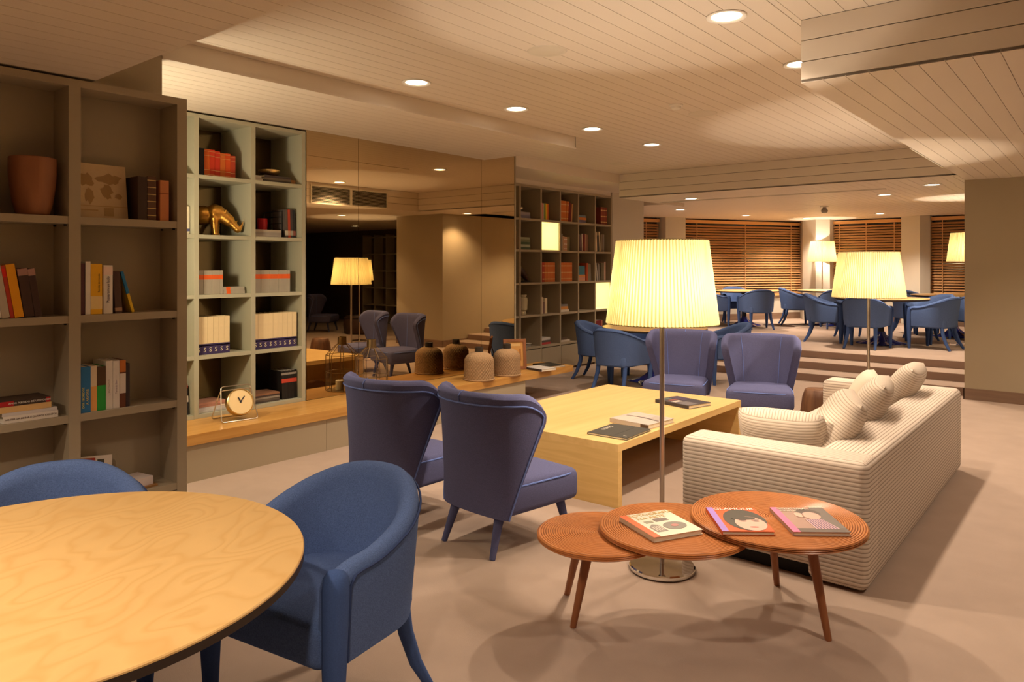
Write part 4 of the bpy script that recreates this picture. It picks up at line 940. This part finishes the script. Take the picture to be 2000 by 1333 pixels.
far_pile(4, 2, [('red', (.45, .06, .06), .03, .27), ('dark', (.10, .08, .07), .03, .24), ('white', (.60, .56, .52), .035, .25)])
far_pile(4, 3, [('pale', (.55, .48, .40), .03, .30), ('dark brown', (.09, .06, .04), .035, .16)])
pot('small_bowl', (X3 - .08, Y3[1] + .13, 2.31), [(.02, 0), (.04, .01), (.065, .05), (.06, .07), (.05, .05), (.001, .02)], 'silver', 'small silver bowl on violet-grey books in the far bookcase', 'bowl', 24)
pot('small_figure', (X3 - .07, Y3[4] + .10, 2.342), [(.02, 0), (.022, .02), (.012, .03), (.022, .05), (.018, .065), (.001, .072)], 'silver', 'tiny silver figure on orange books in the far bookcase', 'figurine', 16)
pot('small_bowl', (X3 - .06, Y3[5] + .08, 2.224), [(.02, 0), (.03, .015), (.012, .035), (.05, .07), (.055, .09), (.048, .085), (.001, .05)], 'silver', 'small silver footed cup beside dark red volumes in the far bookcase', 'bowl', 24)
pot('glass_jar', (X3 - .10, Y3[1] + .24, .859), [(.05, 0), (.055, .02), (.045, .05), (.070, .07), (.075, .20), (.07, .24), (.05, .25), (.06, .27), (.06, .285), (.001, .285)], paint((.52, .45, .30), .2), 'pale footed jar in the fourth row of the far bookcase', 'jar', 24)
pot('white_cup', (X3 - .06, Y3[4] + .07, .859), [(.03, 0), (.035, .02), (.036, .07), (.028, .095), (.001, .10)], 'white_plastic', 'small white rounded ornament in the fourth row of the far bookcase', 'ornament', 20)
pot('white_dish', (X3 - .05, Y3[1] + .29, .4285), [(.03, 0), (.055, .012), (.06, .02), (.05, .016), (.001, .006)], 'white_plastic', 'small white dish on a grey book in the bottom row of the far bookcase', 'dish', 24)
bt = thing('bottle', 'dark bottle with pale label in the column of the far bookcase against the mirror wall', 'bottle', (X3 - .02, Y3[1] - .09, .407))
MB().lathe([(.036, 0), (.038, .01), (.038, .20), (.03, .24), (.016, .27), (.015, .34), (.001, .342)], 20).build('glass_body', 'black', bt, 40); MB().lathe([(.0386, .03), (.0386, .13)], 20, cap=False).build('paper_label', 'paper', bt, 40)
cm = thing('antelope_mask', 'dark carved ornament slanting in the third row of the far bookcase', 'ornament', (X3 - .08, Y3[1] + .20, 1.319))
MB().tube([(0, -.15, .20), (0, -.08, .19), (0, .02, .13), (0, .10, .055), (0, .12, .035)], [.03, .055, .05, .035, .02], 12).build('carved_body', 'dark_leather', cm, True)
MB().tube([(0, -.13, .21), (0, -.10, .255), (0, -.03, .24)], [.012, .010, .004], 8).build('horn', 'dark_leather', cm, True); MB().box(-.05, .05, -.17, .12, 0, .02).build('foot_board', 'black', cm)
MB().cone((0, -.08, .02), (0, -.08, .17), .014, .012).build('support', 'black', cm)

# ================================================================== THINGS ON THE BENCH
ZT = .343
def woven_vase(loc, r, h, label):
    t = thing('woven_vase', label, 'vase', loc, 0, 'woven vases on the oak bench')
    n, m = 120, 64; rings = []
    for k in range(m + 1):
        f = k / m; z = h * f
        rr_ = r * (1.0 - .06 * f) if f < .66 else r * (1.0 - .06 * f) * math.sqrt(max(.0, 1 - ((f - .66) / .34) ** 2.3 * .90))
        ring = []
        for j in range(n):
            a = 2 * PI * j / n
            row = math.floor(f * 32); dirn = 1 if row % 2 else -1
            bump = .0045 * math.sin(a * 30 + dirn * (f * 32 - row) * PI * 1.1 + row * 1.57) * (1 if 0 < k < m else 0)
            ring.append(((rr_ + bump) * math.cos(a), (rr_ + bump) * math.sin(a), z))
        rings.append(ring)
    MB().loft(rings).build('woven_body', 'rope', t, 60)
    MB().tube([((r + .002) * math.cos(2 * PI * i / 40), (r + .002) * math.sin(2 * PI * i / 40), .008) for i in range(40)], .008, 8, True).build('base_braid', 'rope', t, True)
    MB().lathe([(.045, h - .03), (.044, h + .045), (.047, h + .05), (.041, h + .052), (.036, h + .02), (.001, h)], 24).build('neck', 'vase_neck', t, 40)
    return t
woven_vase((-5.20, 5.79, ZT), .160, .295, 'woven rope vase with dark neck nearer the lantern')
woven_vase((-5.19, 6.24, ZT), .152, .292, 'woven rope vase with dark neck in front of the picture frame')
# picture frame
pf = thing('picture_frame', 'small orange-brown framed picture standing behind the woven vase', 'picture frame', (-5.36, 6.60, ZT + .003), R(52)); pf.rotation_euler.x = R(-9)
for q in ((-.135, .135, .32, .355), (-.135, .135, 0, .035), (-.135, -.10, .035, .32), (.10, .135, .035, .32)):
    MB().box(q[0], q[1], -.012, .012, q[2], q[3]).build('frame_rail', 'clay_pot', pf)
MB().box(-.10, .10, -.002, .008, .035, .32).build('picture', paint((.58, .30, .09)), pf)
for q in ((-.07, .07, .27, .30), (-.08, -.05, .05, .25), (.05, .075, .10, .24), (-.03, .02, .05, .12)):
    MB().box(q[0], q[1], -.0032, -.002, q[2], q[3]).build('picture_print', paint((.66, .42, .17) if q[2] > .2 else (.40, .18, .05)), pf)
MB().tube([(0, .012, .25), (0, .13, .030)], .006, 6).build('easel_leg', 'clay_pot', pf)
# lantern
ln = thing('glass_lantern', 'wire-framed glass lantern with candle on the oak bench', 'lantern', (-5.36, 4.46, ZT), R(10))
def hexa(r, z, n=8): return [(r * math.cos(2 * PI * (i + .5) / n), r * math.sin(2 * PI * (i + .5) / n), z) for i in range(n)]
b0, b1_, b2_, b3_ = hexa(.155, .004), hexa(.155, .345), hexa(.055, .445), hexa(.042, .52)
for i in range(8):
    MB().tube([b0[i], b1_[i], b2_[i]], .0035, 6).build('wire', 'antique_brass', ln, True)
    j = (i + 1) % 8
    MB().add([b0[i], b0[j], b1_[j], b1_[i]], [(0, 1, 2, 3)]).build('glass_pane', 'lantern_glass', ln)
    MB().add([b1_[i], b1_[j], b2_[j], b2_[i]], [(0, 1, 2, 3)]).build('glass_pane', 'lantern_glass', ln)
for rg in (b0, b1_, b2_, hexa(.155, .18)): MB().tube(rg, .0035, 6, True).build('wire_ring', 'antique_brass', ln)
MB().lathe([(.045, .445), (.042, .52), (.040, .521), (.040, .45)], 16).build('cap', 'antique_brass', ln, 40)
MB().lathe([(.15, 0), (.15, .004), (.001, .005)], 24).build('floor_plate', 'antique_brass', ln)
cd = thing('candle', 'short white candle inside the glass lantern', 'candle', (-5.35, 4.44, ZT + .006))
MB().lathe([(.040, 0), (.041, .085), (.036, .088), (.001, .083)], 24).build('wax', 'candle_white', cd, 40); MB().lathe([(.002, .082), (.002, .098), (.001, .099)], 6).build('wick', 'black', cd)
# clock in wire stand
ck = thing('desk_clock', 'round brass clock in a wire stand on the oak bench', 'clock', (-5.33, 3.07, ZT), R(-8))
def frm(x0, x1, yb, yt, h, r=.025):
    P_ = [(x0, -yb, .004), (x1, -yt, h), (x1, yt, h), (x0, yb, .004)]; out = []
    for i in range(4):
        a, b, c = Vector(P_[i - 1]), Vector(P_[i]), Vector(P_[(i + 1) % 4])
        u, v = (a - b).normalized(), (c - b).normalized()
        for k in range(5):
            f = k / 4; out.append((b + u * r * (1 - f) ** 2 + v * r * f ** 2))
    return out
MB().tube(frm(.085, -.005, .145, .115, .265), .0045, 7, True).build('stand_wire', 'brushed_steel', ck, True)
MB().tube(frm(-.12, .0, .145, .12, .235), .0045, 7, True).build('stand_wire', 'brushed_steel', ck, True)
hd = MB().lathe([(.001, -.035), (.098, -.035), (.104, -.03), (.104, .02), (.099, .024), (.096, .016), (.001, .016)], 48).build('case', 'brass', ck, 30)
hd.matrix_local = Matrix.Translation((.028, .02, .135)) @ Matrix.Rotation(R(68), 4, 'Y')
fc = MB().lathe([(.001, .0175), (.095, .0175)], 48, cap=False).build('dial', 'clock_face', hd)
MB().box(-.004, .004, -.008, .055, .019, .021).build('minute_hand', 'dark_metal', hd).rotation_euler.z = R(48)
MB().box(-.005, .005, -.008, .038, .0215, .023).build('hour_hand', 'dark_metal', hd).rotation_euler.z = R(-62 + 180 - 5)
for s in (-1, 1): MB().tube([(.03, s * .098, .135), (.03, s * .128, .135)], .006, 8).build('pivot', 'brushed_steel', ck, True)
# magazines at the bench end
b = flat_book('white magazine at the free end of the oak bench', (-5.16, 6.80), ZT, .24, .31, .024, (.66, .62, .57), 'magazines on the bench', R(80), 'magazine', (.05, .04, .04))
b = flat_book('black magazine at the free end of the oak bench, partly behind the white one', (-5.26, 7.12), ZT, .25, .32, .018, (.03, .028, .022), 'magazines on the bench', R(75), 'magazine', None, [(.1, .5, .5, .8, (.12, .11, .09))])

# ================================================================== MAGAZINES ON THE TABLES
ZK = .411
b = flat_book('black thin book lying on the coffee table', (-2.60, 4.33), ZK, .30, .35, .014, (.050, .045, .035), 'books on the coffee table', R(88), 'book', None, [(.62, .64, .1, .9, (.03, .028, .022))])
b.rotation_euler.z = R(2)
lettering(b, 'COPPO', .042, (.66, .60, .50), (-.105, .02, .0146), R(90)); lettering(b, 'T', .03, (.6, .55, .45), (.11, -.12, .0146), R(90))
b = flat_book('pale grey book with a landscape cover on the coffee table', (-2.645, 4.72), ZK, .32, .34, .030, (.50, .43, .38), 'books on the coffee table', R(-6), 'book', None, [(.05, .95, .55, .95, (.58, .46, .38)), (.6, .9, .1, .4, (.42, .36, .30))])
b.rotation_euler.z = R(84 + 0)
MB().box(-.1605, -.158, -.165, -.10, .004, .026).build('spine_band', paint((.10, .06, .04)), b)
print_shape(b, 'cover_print', [(-.02, -.15), (.0, -.15), (.03, .0), (.015, .14), (.0, .14), (.012, .0)], .031, (.16, .12, .10))
b = flat_book('black book with a mixed photo cover at the far end of the coffee table', (-2.735, 5.56), ZK, .27, .36, .026, (.06, .05, .055), 'books on the coffee table', R(-100), 'book', None, [(.05, .5, .05, .4, (.16, .14, .14)), (.1, .45, .45, .6, (.45, .38, .32)), (.2, .6, .65, .75, (.25, .08, .06)), (.55, .95, .5, .95, (.07, .05, .08)), (.15, .5, .8, .95, (.10, .13, .12))])
b.rotation_euler.z = R(75)
# photography book, Glamour magazine, fashion magazine
b = flat_book('white and orange photography book on the middle teak disc', (-1.462, 2.762),   .4530, .235, .265, .020, (.72, .64, .52), 'magazines on the side table', 0, 'book', None, [(0, .14, 0, 1, (.68, .13, .035))])
b.rotation_euler.z = R(-27 + 90 - 0)
YB = b
b.rotation_euler.z = math.atan2(.195, .103)           # local X runs along the short edge, away from the spine
lettering(b, 'FOTOGRAFIA', .036, (.62, .44, .16), (.022, .105, .0208), 0); lettering(b, 'NA ARTE', .034, (.62, .46, .2), (.0, .068, .0208), 0)
print_shape(b, 'cover_print', [(-.01, .015), (.055, .015), (.055, .045), (.03, .045), (.026, .05), (-.01, .05)], .0205, (.19, .15, .13))
print_shape(b, 'cover_print', [(-.06, .012), (-.022, .012), (-.022, .035), (-.06, .035)], .0205, (.30, .28, .20))
print_shape(b, 'cover_print', ell(.04, -.048, .052, .042), .0205, (.23, .21, .18)); print_shape(b, 'cover_print', ell(.04, -.048, .018, .014), .0212, (.45, .2, .18))
print_shape(b, 'cover_print', [(-.07, -.09), (-.02, -.09), (-.022, -.02), (-.045, -.005), (-.072, -.03)], .0205, (.26, .22, .19))
for k in range(4): print_shape(b, 'cover_print', [(-.065 + .011 * k, -.08), (-.059 + .011 * k, -.08), (-.059 + .011 * k, -.03), (-.065 + .011 * k, -.03)], .0212, (.55, .48, .40))
b = flat_book('magazine with a purple spine and a large face on its cover', (-1.199, 2.953), .4795, .208, .285, .016, (.62, .12, .035), 'magazines on the side table', math.atan2(.124, .162), 'magazine', None, [(0, .13, 0, 1, (.36, .22, .62))])
print_shape(b, 'cover_print', ell(.022, -.01, .085, .125, 24), .0165, (.085, .075, .06))
print_shape(b, 'cover_print', ell(.034, -.055, .062, .082, 24), .0172, (.74, .44, .36))
print_shape(b, 'cover_print', ell(.018, .005, .05, .020, 16), .0178, (.085, .075, .06))
for s in (-1, 1): print_shape(b, 'cover_print', ell(.036 + s * .026, -.030, .014, .005, 12), .0178, (.10, .08, .08)); print_shape(b, 'cover_print', ell(.036 + s * .026, -.018, .017, .003, 12), .0178, (.12, .09, .08))
print_shape(b, 'cover_print', ell(.036, -.098, .018, .006, 14), .0178, (.55, .05, .05))
lettering(b, 'GLAMOUR', .036, (.85, .82, .74), (.008, .118, .0182), 0)
b = flat_book('magazine with a pink spine and a fashion photo on its cover', (-.974, 3.133), .4795, .225, .295, .016, (.42, .27, .22), 'magazines on the side table', math.atan2(.140, .182), 'magazine', None, [(0, .13, 0, 1, (.80, .20, .36)), (.13, 1, 0, .14, (.16, .13, .11)), (.72, 1, .14, 1, (.19, .16, .14))])
print_shape(b, 'cover_print', ell(.025, .075, .05, .052, 20), .0166, (.13, .10, .085)); print_shape(b, 'cover_print', ell(.027, .04, .036, .045, 20), .0174, (.68, .40, .33)); print_shape(b, 'cover_print', ell(-.022, .05, .018, .03, 14), .0174, (.70, .45, .36))
print_shape(b, 'cover_print', [(-.015, .0), (.055, .0), (.085, -.115), (-.01, -.115)], .0172, (.64, .42, .42))
for k in range(7): print_shape(b, 'cover_print', [(-.008 + .0095 * k, -.005), (-.004 + .0095 * k, -.005), (.002 + .0125 * k, -.112), (-.004 + .0125 * k, -.112)], .0178, (.20, .13, .22))
lettering(b, 'COUTURA', .026, (.80, .76, .62), (-.03, .125, .0182), 0); lettering(b, 'MODA', .022, (.80, .76, .62), (-.05, .098, .0182), 0)

# ================================================================== UNLIT SIDE ROOM SEEN IN THE MIRROR
Y4 = [2.4 + .48 * k for k in range(6)]
t = thing('dark_shelving', 'dark shelving unit with pale edges in the unlit side room', 'bookcase', (3.6, 13.28, 0))
for k in range(6): MB().box(-1.2 + .48 * k - .012, -1.2 + .48 * k + .012, -.30, 0, 0, 2.4).build('upright', 'shelf_paint', t)
for k in range(6): MB().box(-1.2, 1.2, -.30, 0, .02 + .46 * k, .045 + .46 * k).build('shelf', 'shelf_paint', t)
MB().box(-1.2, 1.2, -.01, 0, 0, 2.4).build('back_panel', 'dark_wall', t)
pf = thing('round_pouf', 'dark leather pouf in the unlit side room', 'pouf', (2.2, 10.9, 0))
MB().lathe([(.42, 0), (.46, .04), (.47, .2), (.46, .36), (.40, .41), (.001, .43)], 36).build('padded_body', 'dark_leather', pf, 50); MB().lathe([(.465, .355), (.472, .365), (.465, .375)], 36, cap=False).build('seam', 'black', pf, 50)
place(wing0, (3.4, 10.6, 0), R(60), 'violet-blue wing chair in the unlit side room', 'wing chairs')
